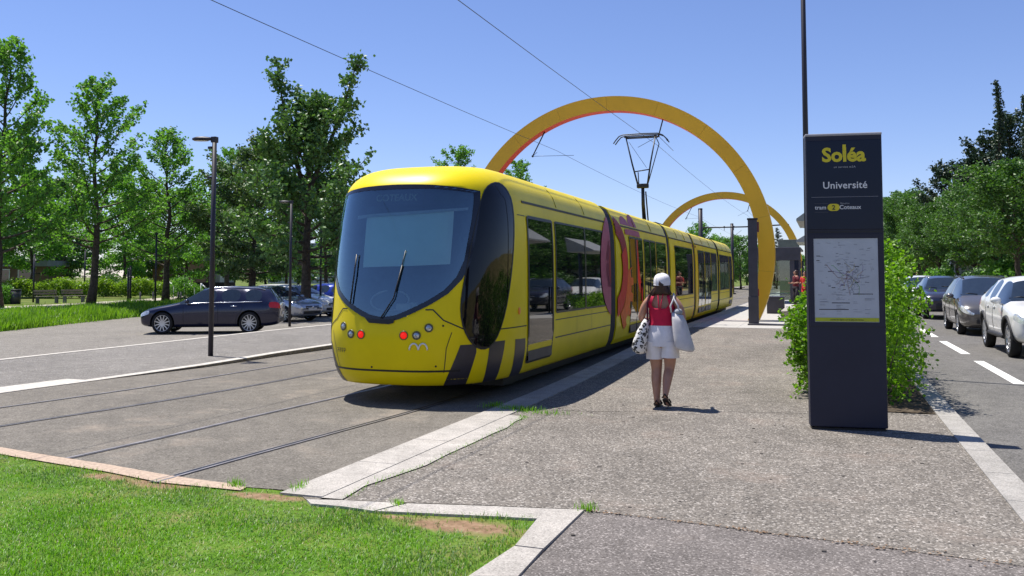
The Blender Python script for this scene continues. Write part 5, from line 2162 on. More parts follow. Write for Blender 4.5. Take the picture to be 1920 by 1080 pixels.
def hand(nodes, edges, wrist, pre, palm_dir, side, k=1.0):
    """palm with five fingers of different length, thumb leaving the side of the palm"""
    w = Vector(nodes[wrist][0])
    d = Vector(palm_dir).normalized()
    s_ = Vector(side).normalized()
    nn = d.cross(s_)
    pc = w + d * .045 * k
    nodes[pre + 'palm'] = (pc, .026 * k, .016 * k)
    edges.append((wrist, pre + 'palm'))
    pe = w + d * .085 * k
    for i, (off, ln) in enumerate(((-.030, .062), (-.010, .074), (.010, .070), (.029, .055))):
        a = pe + s_ * off * k
        b = a + d * ln * .5 * k - nn * .012 * k
        c = b + d * ln * .42 * k - nn * .024 * k
        for t, p in (('a', a), ('b', b), ('c', c)):
            nodes[pre + 'f%d%s' % (i, t)] = (p, (.0095 if t == 'a' else .0085 if t == 'b' else .007) * k)
        edges += [(pre + 'palm', pre + 'f%da' % i), (pre + 'f%da' % i, pre + 'f%db' % i), (pre + 'f%db' % i, pre + 'f%dc' % i)]
    t0 = pc - s_ * .032 * k + d * .0 * k
    t1 = t0 - s_ * .02 * k + d * .03 * k - nn * .01 * k
    t2 = t1 + d * .028 * k + s_ * .004 * k - nn * .012 * k
    nodes[pre + 't0'], nodes[pre + 't1'], nodes[pre + 't2'] = (t0, .012 * k), (t1, .010 * k), (t2, .008 * k)
    edges += [(pre + 'palm', pre + 't0'), (pre + 't0', pre + 't1'), (pre + 't1', pre + 't2')]

def oval(c, rx, ry, n=28, a0=0, tilt=0.0):
    return [Vector((c[0] + rx * cos(a), c[1] + ry * sin(a), c[2] + tilt * sin(a))) for a in [a0 + 2 * pi * i / n for i in range(n)]]

# ---- the walking woman, seen from behind: local x right, y forward, z up
wp = G(1243, 762, .01)
woman = empty('person', (wp.x, wp.y, hz(wp.y) + .012), ALPHA * 0 - .05, 'woman in crimson top, white shorts and white cap walking away with two bags', 'person')
nd, ed = {}, []
def add(k, p, rx, ry=None, to=None):
    nd[k] = (Vector(p), rx, ry if ry else rx)
    if to: ed.append((to, k))
add('pelvis', (0, 0, .86), .150, .115)
add('waist', (0, .005, 1.02), .128, .098, 'pelvis')
add('chest', (0, .0, 1.20), .142, .105, 'waist')
add('upper', (0, -.005, 1.315), .125, .085, 'chest')
add('neck', (0, .0, 1.385), .056, .056, 'upper')
add('nape', (0, .012, 1.43), .050, .052, 'neck')
add('skull', (0, .022, 1.50), .070, .085, 'nape')
add('crown', (0, .020, 1.57), .064, .078, 'skull')
for sg, t in ((-1, 'L'), (1, 'R')):
    add('sh' + t, (sg * .155, .0, 1.315), .062, .06, 'upper')
    add('ua' + t, (sg * .222, -.012, 1.225), .058, .055, 'sh' + t)
    add('el' + t, (sg * .262, -.015, 1.07), .046, .046, 'ua' + t)
    add('fa' + t, (sg * .235, .10, 1.05), .040, .038, 'el' + t)
    add('wr' + t, (sg * .185, .215, 1.06), .026, .023, 'fa' + t)
    hand(nd, ed, 'wr' + t, 'h' + t, (-sg * .35, 1, .15), (0, .15 , -1) if sg < 0 else (0, .15, -1), 1.0)
    add('hip' + t, (sg * .088, 0, .76), .098, .105, 'pelvis')
# left leg planted, right leg pushing off behind
add('thL', (-.092, .045, .60), .092, .092, 'hipL'); add('knL', (-.086, .06, .455), .066, .068, 'thL'); add('cfL', (-.084, .02, .32), .066, .068, 'knL'); add('anL', (-.072, -.01, .085), .037, .040, 'cfL'); add('heL', (-.070, -.02, .040), .034, .036, 'anL'); add('ftL', (-.075, .09, .030), .036, .026, 'heL'); add('toL', (-.08, .165, .022), .034, .016, 'ftL')
add('thR', (.090, .03, .61), .090, .090, 'hipR'); add('knR', (.074, .07, .465), .064, .066, 'thR'); add('cfR', (.070, -.045, .35), .063, .066, 'knR'); add('anR', (.070, -.155, .175), .036, .038, 'cfR'); add('heR', (.070, -.175, .145), .033, .033, 'anR'); add('ftR', (.074, -.10, .065), .036, .026, 'heR'); add('toR', (.078, -.035, .024), .034, .016, 'ftR')
bod = link('body', skin_body(nd, ed, 'pelvis', SKIN), woman)
# face (turned away): nose, lips, eyes, ears
mb = MB()
mb.ball((0, .118, 1.488), (.012, .016, .022)); mb.ball((0, .105, 1.455), (.022, .012, .008))
for sg in (-1, 1):
    mb.ball((sg * .074, .02, 1.492), (.010, .020, .032))
mb.build('face', SKIN, bod)
for sg in (-1, 1):
    mb = MB(); mb.ball((sg * .030, .098, 1.510), (.012, .010, .008)); mb.build('eye', BLK, bod)
# hair: cap of hair over the skull and a loose mass over nape and shoulders
mb = MB()
rg = random.Random(3)
rings = []
for z, rx, ry, cy in ((1.585, .055, .065, .0), (1.55, .078, .092, .0), (1.50, .086, .094, -.008), (1.45, .088, .070, -.026), (1.415, .100, .058, -.034), (1.385, .112, .046, -.040), (1.37, .09, .02, -.05)):
    rings.append([Vector((rx * cos(a) * (1 + .05 * sin(7 * a + z * 40)), cy + ry * sin(a) * (1 + .08 * sin(5 * a + z * 31)), z)) for a in [2 * pi * i / 30 for i in range(30)]])
mb.loft(rings, 0)
for i in range(54):
    x = rg.choice((-1, 1)) * rg.uniform(.0, 1) ** .6 * .125
    z1 = rg.uniform(1.375, 1.41) - (.04 * rg.random() if abs(x) > .08 else 0)
    p0 = Vector((x * .62, -.060 + .03 * abs(x) / .12 - rg.uniform(0, .015), 1.475))
    p2 = Vector((x * 1.12 + rg.gauss(0, .008), -.085 - rg.uniform(-.01, .012) + .03 * abs(x) / .12, z1))
    mb.tube(bez(p0, Vector((x * .95, -.085 + .03 * abs(x) / .12, 1.42)), p2, 4), [.008, .009, .008, .006, .002], 5)
mb.build('hair', HAIR, woman)
# baseball cap worn with its strap opening at the back
mb = MB()
rings = []
for z, k in ((1.495, 1.0), (1.525, 1.03), (1.56, 1.01), (1.588, .93), (1.612, .78), (1.630, .52), (1.637, .12)):
    rings.append(oval((0, .014, z), .101 * k, .112 * k, 36, tilt=.006))
mb.loft(rings, 0, caps=False)
mb.add([r_ for r_ in rings[-1]], [list(range(36))])
mb.tube([p for p in rings[0]] + [rings[0][0]], .004, 5, cap=False)
for k in range(6):
    i = k * 6
    mb.tube([r_[i] + (r_[i] - Vector((0, .014, 1.5))).normalized() * .0012 for r_ in rings], .0018, 4)
mb.ball((0, .014, 1.63), (.008, .008, .005))
# visor pointing forward
vs = []
for i in range(13):
    a = pi * (.12 + .76 * i / 12)
    vs.append(Vector((.096 * cos(a), .014 + .108 * sin(a), 1.512)))
    vs.append(Vector((.100 * cos(a) * .95, .02 + .19 * sin(a), 1.497)))
mb.add(vs, [(2 * i, 2 * i + 1, 2 * i + 3, 2 * i + 2) for i in range(12)], 0, True)
cap = mb.build('cap', CAPW, woman)
mb = MB()
pts = []
for i in range(11):
    a = -pi / 2 + lerp(-.34, .34, i / 10)
    hh = .026 * max(0, cos((i / 10 - .5) * pi)) ** .5
    pts.append((a, hh))
vs = []
for a, hh in pts:
    for z in (1.513, 1.513 + max(hh, .002)):
        k = 1.0 + (z - 1.505) * .4
        vs.append((.0985 * k * cos(a), .014 + .1110 * k * sin(a), z - .006))
mb.add(vs, [(2 * i, 2 * i + 1, 2 * i + 3, 2 * i + 2) for i in range(10)], 0, True)
mb.build('strap_opening', HAIR, cap)
# crimson top: low back, straps crossing to the neck
mb = MB()
rings = []
def toprow(z, rx, ry, cut):
    r_ = []
    for i in range(40):
        a = 2 * pi * i / 40
        back = max(0, -sin(a)) ** .6
        zz = z - cut * back
        r_.append(Vector((rx * cos(a), .002 + ry * sin(a), zz)))
    return r_
for z, rx, ry, cut in ((.995, .166, .128, 0), (1.03, .160, .122, 0), (1.08, .157, .120, 0), (1.13, .160, .124, 0), (1.18, .164, .128, .0), (1.225, .166, .130, .022), (1.265, .163, .126, .060)):
    rings.append(toprow(z, rx, ry, cut))
mb.loft(rings, 0, caps=False)
top = mb.build('top', TOPR, woman)
mb = MB()
for sg in (-1, 1):
    # broad shoulder straps from the side of the back over the shoulder
    a = [Vector((sg * .150, -.070, 1.205)), Vector((sg * .140, -.098, 1.27)), Vector((sg * .118, -.088, 1.345)), Vector((sg * .105, -.02, 1.392)), Vector((sg * .10, .07, 1.345)), Vector((sg * .11, .118, 1.26))]
    b = [p + Vector((-sg * .034, -.004, -.004)) for p in a]
    mb.add(a + b, [(i, i + 1, 6 + i + 1, 6 + i) for i in range(5)], 0, True)
    # wedge of the racer back
    q = [Vector((sg * .160, -.055, 1.21)), Vector((sg * .060, -.122, 1.19)), Vector((sg * .118, -.112, 1.262)), Vector((sg * .148, -.092, 1.30))]
    mb.add(q, [(0, 1, 2, 3)])
    # thin neck tie
    mb.tube([(sg * .010, -.126, 1.195), (sg * .016, -.118, 1.27), (sg * .03, -.085, 1.37), (sg * .045, -.02, 1.41)], .007, 5)
mb.build('strap', TOPR, top)
# white shorts with wide legs
mb = MB()
rings = []
for z, rx, ry in ((1.01, .158, .122), (.96, .170, .132), (.90, .184, .146), (.84, .193, .152), (.78, .196, .150), (.74, .194, .146)):
    rings.append(oval((0, 0, z), rx, ry, 40))
mb.loft(rings, 0, caps=False)
for sg, sw in ((-1, .05), (1, .0)):
    rings = []
    for z, rx, ry, cx, cy in ((.80, .100, .138, .094, 0), (.72, .104, .132, .096, sw * .3), (.64, .106, .122, .099, sw * .7), (.575 if sg < 0 else .60, .108, .118, .100, sw)):
        rings.append([Vector((sg * cx + rx * cos(a) + .006 * cos(6 * a) * (1 if z < .7 else 0), cy + ry * sin(a) + .005 * sin(5 * a) * (1 if z < .7 else 0), z)) for a in [2 * pi * i / 32 for i in range(32)]])
    mb.loft(rings, 0, caps=False)
mb.build('shorts', SHORTW, woman)
# flat sandals
for foot in ('L', 'R'):
    he, to = nd['he' + foot][0], nd['to' + foot][0]
    mb = MB()
    lift = .0
    a = he + Vector((0, -.03, -.036)); b = to + Vector((0, .03, -.018))
    rings = []
    for t, w in ((0, .012), (.08, .034), (.35, .036), (.7, .044), (.92, .036), (1, .012)):
        c = a.lerp(b, t)
        if foot == 'R': c.z -= .012 * sin(pi * t)
        c.z = max(c.z, .0)
        rings.append([c + Vector((w * q, 0, z)) for q, z in ((-1, .0), (1, .0), (1, .016), (-1, .016))])
    mb.loft(rings, 0, smooth=False)
    c = a.lerp(b, .62)
    mb.tube([c + Vector((-.045, 0, .015)), c + Vector((-.02, .0, .055)), c + Vector((.02, 0, .055)), c + Vector((.045, 0, .015))], .011, 6)
    mb.tube([a + Vector((-.034, .02, .02)), a + Vector((0, -.012, .07)), a + Vector((.034, .02, .02))], .010, 6)
    mb.build('sandal', SANDAL, woman)
WM = Matrix.Translation(woman.location) @ Matrix.Rotation(woman.rotation_euler.z, 4, 'Z')

# ---- bags: leopard print tote on her left, pale tote on her right
LEO, lnt, lb = newmat("leopard_cloth")
v = lnt.nodes.new("ShaderNodeTexVoronoi"); v.feature = 'F1'; v.inputs['Scale'].default_value = 21; v.inputs['Randomness'].default_value = .9
tcn = lnt.nodes.new("ShaderNodeTexCoord")
nz = lnt.nodes.new("ShaderNodeTexNoise"); nz.inputs['Scale'].default_value = 24
mxv = lnt.nodes.new("ShaderNodeMix"); mxv.data_type = 'VECTOR'; mxv.inputs[0].default_value = .06
lnt.links.new(tcn.outputs['Object'], nz.inputs['Vector'])
lnt.links.new(tcn.outputs['Object'], mxv.inputs[4]); lnt.links.new(nz.outputs['Color'], mxv.inputs[5])
lnt.links.new(mxv.outputs[1], v.inputs['Vector'])
lc = ramp(lnt, v.outputs['Distance'], [(0, (.62, .60, .56)), (.15, (.60, .58, .54)), (.19, (.015, .015, .015)), (.43, (.015, .015, .015)), (.47, (.72, .70, .67)), (1, (.74, .72, .69))])
lnt.links.new(lc, lb.inputs['Base Color']); lb.inputs['Roughness'].default_value = .8
CANV = plain("canvas_pale", (.56, .54, .54), .85, 0, .3, .05, 14, bmp=.1)
GREYC = plain("grey_cloth", (.30, .32, .35), .85, 0, .3, .15, 20)
STRAPD = plain("dark_strap", (.075, .010, .025), .7, 0, .3, .1)
def bag_mesh(rows, n=28):
    mb = MB()
    rings = []
    for c, wx, dy, ang_ in rows:
        r_ = []
        for i in range(n):
            a = 2 * pi * i / n
            x = math.copysign(abs(cos(a)) ** .7, cos(a)) * wx
            y = math.copysign(abs(sin(a)) ** .7, sin(a)) * dy
            r_.append(Vector((c[0] + x * cos(ang_), c[1] + y, c[2] + x * sin(ang_))))
        rings.append(r_)
    mb.loft(rings, 0)
    return mb
lbag = empty('tote_bag', woman.location, woman.rotation_euler.z, 'black and white leopard print tote hanging from her left shoulder', 'bag')
bag_mesh([((-.175, -.03, 1.06), .035, .10, -.5), ((-.195, -.03, 1.00), .052, .14, -.5), ((-.225, -.03, .90), .075, .17, -.40), ((-.255, -.03, .79), .088, .19, -.30), ((-.272, -.03, .71), .090, .19, -.25), ((-.275, -.03, .665), .074, .165, -.2), ((-.272, -.03, .645), .04, .10, -.15)]).build('bag_body', LEO, lbag)
for dy in (-.085, .05):
    mb = MB()
    mb.tube([(-.165, dy, 1.06), (-.160, dy * .9 - .02, 1.16), (-.165, -.092 if dy < 0 else .07, 1.27), (-.150, -.062 if dy < 0 else .05, 1.355), (-.140, -.0, 1.386)], .013, 6)
    mb.build('strap', STRAPD, lbag)
rbag = empty('tote_bag', woman.location, woman.rotation_euler.z, 'plain pale canvas tote hanging from her right shoulder', 'bag')
bag_mesh([((.205, -.05, 1.145), .072, .10, -.28), ((.222, -.05, 1.06), .086, .13, -.28), ((.245, -.05, .94), .100, .15, -.27), ((.270, -.05, .82), .112, .16, -.25), ((.288, -.05, .735), .115, .165, -.22), ((.292, -.05, .705), .100, .150, -.2)]).build('bag_body', CANV, rbag)
mb = MB()
mb.ball((.215, -.07, 1.165), (.055, .085, .045))
mb.build('folded_cloth', GREYC, rbag)
for dx, dy in ((.145, -.135), (.235, -.11), (.15, .05)):
    mb = MB()
    mb.tube([(dx, dy, 1.16), (dx * .98 - .005, dy * .9 - .02, 1.24), (.165, -.085 if dy < 0 else .06, 1.33), (.150, -.02, 1.388)], .011, 6)
    mb.build('strap', CANV, rbag)

# ---- two people waiting at the stop, facing the track
def stander(p, rz, top_m, low_m, hair_m, label, h=1.66, bent=.3):
    root = empty('person', p, rz, label, 'person', 'people waiting at the stop')
    k = h / 1.70
    nd2, ed2 = {}, []
    def ad(n_, q, rx, ry=None, to=None):
        nd2[n_] = (Vector(q) * k, rx * k, (ry or rx) * k)
        if to: ed2.append((to, n_))
    ad('pelvis', (0, 0, .92), .14, .11)
    ad('waist', (0, 0, 1.08), .125, .095, 'pelvis'); ad('chest', (0, 0, 1.27), .145, .10, 'waist'); ad('upper', (0, 0, 1.39), .12, .08, 'chest')
    ad('neck', (0, .01, 1.47), .05, .05, 'upper'); ad('skull', (0, .02, 1.57), .072, .088, 'neck'); ad('crown', (0, .015, 1.64), .062, .075, 'skull')
    for sg, t in ((-1, 'L'), (1, 'R')):
        ad('sh' + t, (sg * .165, 0, 1.385), .055, .055, 'upper'); ad('el' + t, (sg * .235, -.02, 1.13), .042, .042, 'sh' + t); ad('wr' + t, (sg * .16, .18, 1.08), .026, .024, 'el' + t)
        hand(nd2, ed2, 'wr' + t, 'h' + t, (-sg * .5, .8, .1), (0, .1, -1), k)
        ad('hip' + t, (sg * .085, 0, .84), .085, .095, 'pelvis'); ad('kn' + t, (sg * .085, .02, .49), .055, .058, 'hip' + t); ad('an' + t, (sg * .085, -.01, .09), .036, .04, 'kn' + t); ad('ft' + t, (sg * .09, .10, .035), .036, .03, 'an' + t); ad('to' + t, (sg * .095, .17, .028), .034, .022, 'ft' + t)
    b = link('body', skin_body(nd2, ed2, 'pelvis', SKIN), root)
    mb = MB()
    mb.ball((0, .112 * k, 1.555 * k), (.012, .016, .02)); mb.ball((0, .10 * k, 1.52 * k), (.02, .01, .007))
    for sg in (-1, 1): mb.ball((sg * .072 * k, .02, 1.56 * k), (.01, .018, .03))
    mb.build('face', SKIN, b)
    mb = MB()
    rings = [oval((0, .0, z * k), rx, ry, 20) for z, rx, ry in ((1.44, .06, .05), (1.50, .082, .075), (1.57, .09, .088), (1.63, .083, .09), (1.675, .06, .068), (1.70, .02, .02))]
    for r_ in rings:
        for q in r_:
            q.y -= .022
    mb.loft(rings, 0)
    mb.build('hair', hair_m, root)
    mb = MB()
    mb.loft([oval((0, 0, z * k), rx, ry, 24) for z, rx, ry in ((.86, .17, .14), (1.0, .155, .125), (1.12, .15, .12), (1.27, .168, .125), (1.38, .15, .10), (1.44, .075, .065))], 0)
    for sg in (-1, 1):
        mb.tube([Vector((sg * .15, 0, 1.385)) * k, Vector((sg * .21, -.01, 1.24)) * k, Vector((sg * .237, -.018, 1.14)) * k], [.068, .060, .056], 12)
    mb.build('shirt', top_m, root)
    mb = MB()
    mb.loft([oval((0, 0, z * k), rx, ry, 24) for z, rx, ry in ((.93, .165, .135), (.86, .172, .14), (.80, .17, .135))], 0)
    for sg in (-1, 1):
        mb.tube([Vector((sg * .085, 0, .84)) * k, Vector((sg * .085, .02, .49)) * k, Vector((sg * .085, -.005, .12)) * k], [.098, .072, .06], 12)
    mb.build('trousers', low_m, root)
    for sg in (-1, 1):
        mb = MB(); mb.bbox((sg * .09 * k, .06, .03), (.085, .25, .055), .022); mb.build('shoe', BLK, root)
    return root
MARO = plain("shirt_maroon", (.10, .012, .020), .8, 0, .3, .1)
REDS = plain("shirt_red", (.55, .035, .03), .8, 0, .3, .1)
DARK = plain("trousers_dark", (.025, .02, .025), .8, 0, .3, .1)
stander(P(1491, 41, .205), R(120), MARO, DARK, HAIR, 'person in dark maroon shirt waiting under the stop shelter', 1.68)
stander(P(1508, 43, .205), R(150), REDS, REDS, HAIR, 'person dressed in red standing close to the totem edge', 1.64)
# passengers half visible farther along: none
# ================================================================== STREET FURNITURE
NAVYS = plain("totem_navy", (.022, .023, .040), .5, 0, .3, .06, 2)
NAVYP = plain("totem_panel", (.006, .010, .028), .2, 0, .25, .05, 2)
MAPW = plain("map_paper", (.40, .43, .48), .25, 0, .4, .05, 3)
YTXT = plain("letter_yellow", (.62, .52, .03), .5, 0, .3, .04)
WTXT = plain("letter_white", (.66, .66, .68), .5, 0, .3, .03)
# --- information totem
a, b = G(1520, 804, .004), G(1666, 809, .004)
ax = (b - a)
tw = ax.length
ang = math.atan2(ax.y, ax.x)
tot = empty('information_totem', (a + b) / 2, ang, 'tall dark navy stop totem with route map standing on the walkway', 'sign')
TH = 3.135
D = .17
mb = MB(); mb.bbox((0, D / 2, TH / 2 + .012), (tw, D, TH - .024), .012); mb.build('casing', NAVYS, tot)
mb = MB(); mb.bbox((0, D / 2, TH - .012), (tw + .006, D + .006, .03), .01); mb.build('top_cap', plain("cap_grey", (.34, .33, .35), .5, .2), tot)
mb = MB(); mb.box((0, D / 2, .006), (tw - .03, D - .03, .02)); mb.build('plinth', BLK, tot)
def zt(py): # height on the totem face for a photo row at its centre
    o, d = ray(1593, py)
    nrm = Vector((-sin(ang), cos(ang), 0))
    t = (tot.location - o).dot(nrm) / d.dot(nrm)
    return (o + d * t).z - tot.location.z
def xt(px, py=400):
    o, d = ray(px, py)
    nrm = Vector((-sin(ang), cos(ang), 0))
    t = (tot.location - o).dot(nrm) / d.dot(nrm)
    q = o + d * t - tot.location
    return q.x * cos(ang) + q.y * sin(ang)
z1, z2 = zt(434.5), zt(604)
mb = MB(); mb.bbox((0, -.003, (zt(262) + z1) / 2 + .01), (tw - .02, .012, zt(262) - z1 - .03), .004); mb.build('name_panel', NAVYP, tot)
mb = MB(); mb.box((0, -.0005, z1), (tw + .002, .003, .012)); mb.build('panel_gap', BLK, tot)
mb = MB(); mb.box((0, -.0005, zt(612)), (tw + .002, .003, .010)); mb.build('panel_gap', BLK, tot)
mzt, mzb = zt(447), z2
mw = .645
mb = MB()
for x in (-1, 1): mb.box((x * (mw / 2 + .0255), -.004, (mzt + mzb) / 2), (.045, .016, mzt - mzb + .09))
for z in (mzt + .0235, mzb - .0235): mb.box((0, -.004, z), (mw + .004, .016, .043))
fr = mb.build('map_frame', NAVYS, tot)
mp = MB(); mp.box((0, -.001, (mzt + mzb) / 2), (mw, .006, mzt - mzb)); mpo = mp.build('route_map', MAPW, tot)
mb = MB(); mb.box((0, -.006, mzb + .026), (mw - .01, .004, .040)); yb = mb.build('map_strip', plain("strip_lime", (.38, .42, .012), .4), tot)
put_text('strip_text', 'toutes les lignes sur le plan du reseau', .022, BLK, mpo, Matrix.Translation((0, -.009, mzb + .018)) @ Matrix.Rotation(pi / 2, 4, 'X'), 0)
# the network drawn on the map: lines, stops, bars of text
rg = random.Random(12)
cols = [plain("map_black", (.02, .02, .025), .5), plain("map_green", (.10, .26, .08), .5), plain("map_ochre", (.36, .27, .05), .5), plain("map_violet", (.16, .09, .25), .5), plain("map_red", (.22, .12, .10), .5), plain("map_grey", (.20, .21, .25), .5)]
mb = MB()
H = mzt - mzb
def mpt(u, v): return (u - .5) * mw, mzb + v * H
def stroke(pts, wd_, mi):
    for (u0, v0), (u1, v1) in zip(pts, pts[1:]):
        x0, q0 = mpt(u0, v0); x1, q1 = mpt(u1, v1)
        d = math.hypot(x1 - x0, q1 - q0) or 1
        nx, nz = -(q1 - q0) / d * wd_ / 2, (x1 - x0) / d * wd_ / 2
        y = -.0046 - .0002 * mi
        mb.add([(x0 + nx, y, q0 + nz), (x0 - nx, y, q0 - nz), (x1 - nx, y, q1 - nz), (x1 + nx, y, q1 + nz)], [(0, 1, 2, 3)], mi)
for k in range(24):
    u, v = .56 + rg.gauss(0, .05), .55 + rg.gauss(0, .05)
    a0 = rg.choice([0, .785, 1.57, 2.36, 3.14, 3.93, 4.71, 5.5]) + rg.gauss(0, .15)
    pts = [(u, v)]
    for s_ in range(rg.randint(3, 8)):
        a0 += rg.choice([0, 0, .785, -.785])
        l = rg.uniform(.02, .085)
        u, v = min(.97, max(.04, u + cos(a0) * l)), min(.95, max(.26, v + sin(a0) * l * .8))
        pts.append((u, v))
    stroke(pts, rg.uniform(.0025, .0045), rg.choice([1, 2, 2, 3, 4, 5, 5]))
for k in range(150):
    u, v = rg.uniform(.05, .9), rg.uniform(.26, .97)
    if rg.random() < .5: u, v = .5 + rg.gauss(0, .2), .57 + rg.gauss(0, .14)
    l = rg.uniform(.02, .07)
    if 0.03 < u < .9 and .24 < v < .97: stroke([(u, v), (u + l, v)], .0035, 5 if rg.random() < .8 else 0)
for u, v, l in ((.04, .79, .06), (.04, .735, .05), (.62, .665, .08), (.50, .60, .06), (.63, .47, .06), (.42, .44, .06), (.27, .41, .06), (.22, .43, .04), (.22, .605, .09), (.36, .695, .06), (.50, .56, .05)):
    stroke([(u, v), (u + l, v)], .008, 0)
for u, v, l in ((.60, .335, .31), (.27, .228, .28), (.07, .150, .46)): stroke([(u, v), (u + l, v)], .009, 0)
for k in range(30):
    u, v = rg.choice([(.08, .0), (.34, .0), (.60, .0), (.78, 0)])[0], .07 + .26 * rg.random()
    stroke([(u, v), (u + rg.uniform(.06, .16), v)], .003, 5)
mb.build('map_print', cols, mpo, fix=False)
# lettering
F = lambda x, z, y=-.012: Matrix.Translation((x, y, z)) @ Matrix.Rotation(pi / 2, 4, 'X')
zc_ = zt(302)
def tw_(t, s): 
    m = text_mesh(t, s, .007, align='LEFT'); xs_ = [v.co.x for v in m.vertices]; return min(xs_), max(xs_)
LS = .17
w0, w1 = tw_('Sol\u00e9a', LS)
LS *= (xt(1626) - xt(1543)) / (w1 - w0)
w0, w1 = tw_('Sol\u00e9a', LS)
l0_, l1_ = tw_('So', LS)[1], tw_('Sol', LS)[1]
lx = xt(1543) - w0
put_text('logo_lettering', 'Sol\u00e9a', LS, YTXT, tot, F(lx, zc_), .007, 'LEFT')
mb = MB(); mb.box((lx + l1_ - .019, -.0118, (zc_ + .05 + zt(271)) / 2), (.034, .003, zt(271) - zc_ - .05)); mb.build('logo_lettering', YTXT, tot)
put_text('tagline', 'un service m2A', .030, plain("letter_grey", (.42, .42, .44), .5), tot, F(xt(1585), zt(314.5)), 0, spacing=1.15)
put_text('stop_name', 'Universit\u00e9', .104, WTXT, tot, F(xt(1585), zt(353)), .0012, spacing=1.04)
mb = MB(); mb.box((0, -.0098, zt(369)), (tw - .10, .002, .004)); mb.build('divider', plain("divider", (.20, .20, .24), .5), tot)
zr = zt(392)
put_text('line_lettering', 'tram', .060, WTXT, tot, F(xt(1538.5), zr), .0006)
mb = MB()
x0, x1, r = xt(1551.5), xt(1574.5), .038
pts = []
for c, s0 in ((x1 - r, -pi / 2), (x0 + r, pi / 2)):
    for k in range(11):
        t = s0 + pi * k / 10
        pts.append((c + r * cos(t), -.0102, zr + .020 + r * sin(t)))
mb.prism(pts, (0, -.002, 0)); mb.build('line_badge', YTXT, tot)
put_text('line_number', '2', .068, NAVYP, tot, F((x0 + x1) / 2, zr - .004, -.0135), .001)
put_text('line_lettering', 'Coteaux', .062, WTXT, tot, F(xt(1594), zr), .0006)
put_text('line_lettering', 'Direction', .024, plain("letter_dim", (.33, .33, .36), .5), tot, F(xt(1584), zr + .054), 0)
mb = MB()
for z in (zr + .062, zr - .030): mb.box(((xt(1527) + xt(1553)) / 2, -.0098, z), (xt(1553) - xt(1527), .002, .003))
mb.build('line_rule', plain('rule_dim', (.06, .06, .085), .5), tot)

# --- tall thin pole behind the totem
p = P(1514.5, 15.5, .1)
mb = MB()
mb.tube([(p.x, p.y, 0), (p.x, p.y, 9.5)], [.055, .035], 10)
mb.bbox((p.x, p.y, .12), (.28, .28, .05), .01)
tag(mb.build('mast_pole', MAST), 'very tall thin dark pole rising from behind the totem', 'pole')

# --- dark pillar beside the arch foot
p = P(1411.5, 26.6, 0)
p.z = .203
pil = empty('stop_pillar', p, .06, 'dark steel pillar in front of the near arch foot', 'pillar')
hp = ZH(412, 26.6) - .203
mb = MB(); mb.bbox((0, 0, hp / 2), (.27, .22, hp), .012); mb.build('shaft', DGREY, pil)
mb = MB(); mb.bbox((0, 0, hp + .02), (.31, .26, .05), .01); mb.build('cap', BLK, pil)
mb = MB(); mb.bbox((0, -.005, .40), (.30, .25, .80), .012); mb.build('base_box', DGREY, pil)
mb = MB(); mb.bbox((.16, .02, hp - .22), (.06, .20, .30), .01); mb.build('speaker_box', plain("rust_red", (.12, .03, .03), .5), pil)
mb = MB(); mb.bbox((.15, -.02, .92), (.03, .14, .22), .01); mb.build('card_reader', plain("reader_red", (.25, .03, .03), .4), pil)

# --- kerb-like concrete bench and dark planter box at the stop
q = P(1462, 30.5, .203)
mb = MB(); mb.bbox((q.x + .25, q.y + 1.4, .33), (.42, 4.6, .25), .015)
tag(mb.build('stone_bench', GRANITE), 'long pale stone bench block beside the near arch foot', 'bench')
q = P(1453, 33.5, .203)
mb = MB(); mb.bbox((q.x, q.y, .50), (.62, .62, .60), .02); mb.bbox((q.x, q.y, .82), (.66, .66, .05), .01)
tag(mb.build('litter_bin', DGREY), 'squat dark bin box standing just right of the arch foot', 'bin')
mb = MB()
q0, q1 = P(1425, 25.6, .21), P(1512, 25.0, .21)
mb.bbox(((q0.x + q1.x) / 2 + .1, q0.y - .1, .22), (2.2, .14, .05), .005, rz=.0)
tag(mb.build('drain_channel', DGREY), 'dark drain slot crossing the pale paving at the arch foot', 'drain')

# --- the stop shelter: posts, dark fascia, glass, tilted roofs
SGL = glassmat("shelter_glass", (.74, .82, .80), (1, 1, 1), .03, .01, 1.0)
sh0 = P(1470, 45, .203)
she = empty('stop_shelter', (sh0.x, sh0.y, .203), 0, 'dark framed glass tram shelter beyond the near arch', 'shelter')
zf0, zf1 = ZH(490, 45) - .2, ZH(470, 45) - .2
wS = 2.3
mb = MB(); mb.bbox((-.35, 0, (zf0 + zf1) / 2 + .1), (wS, .16, zf1 - zf0 + .1), .01); mb.build('fascia', DGREY, she)
mb = MB(); mb.bbox((-.35, 3.0, zf1 + .12), (wS, 6.0, .10), .01); mb.build('roof', DGREY, she)
for x in (-1.40, .38, .75):
    for y in (.05, 5.9):
        mb = MB(); mb.bbox((x, y, zf0 / 2 + .05), (.22 if x == .38 else .12, .14, zf0 + .1), .01); mb.build('post', DGREY, she)
for x0, x1 in ((-1.34, -.75), (-.72, .26)):
    mb = MB(); mb.box(((x0 + x1) / 2, .04, zf0 / 2 + .1), (x1 - x0, .012, zf0 - .15)); mb.build('glass_pane', SGL, she)
mb = MB(); mb.bbox((.57, .02, zf0 / 2 + .1), (.28, .06, zf0), .01); mb.build('timetable_panel', NAVYP, she)
mb = MB(); mb.bbox((-.4, 2.6, .46), (1.6, .4, .05), .01); mb.bbox((-1.0, 2.6, .22), (.06, .3, .44), .01); mb.bbox((.2, 2.6, .22), (.06, .3, .44), .01); mb.build('seat', STEEL, she)
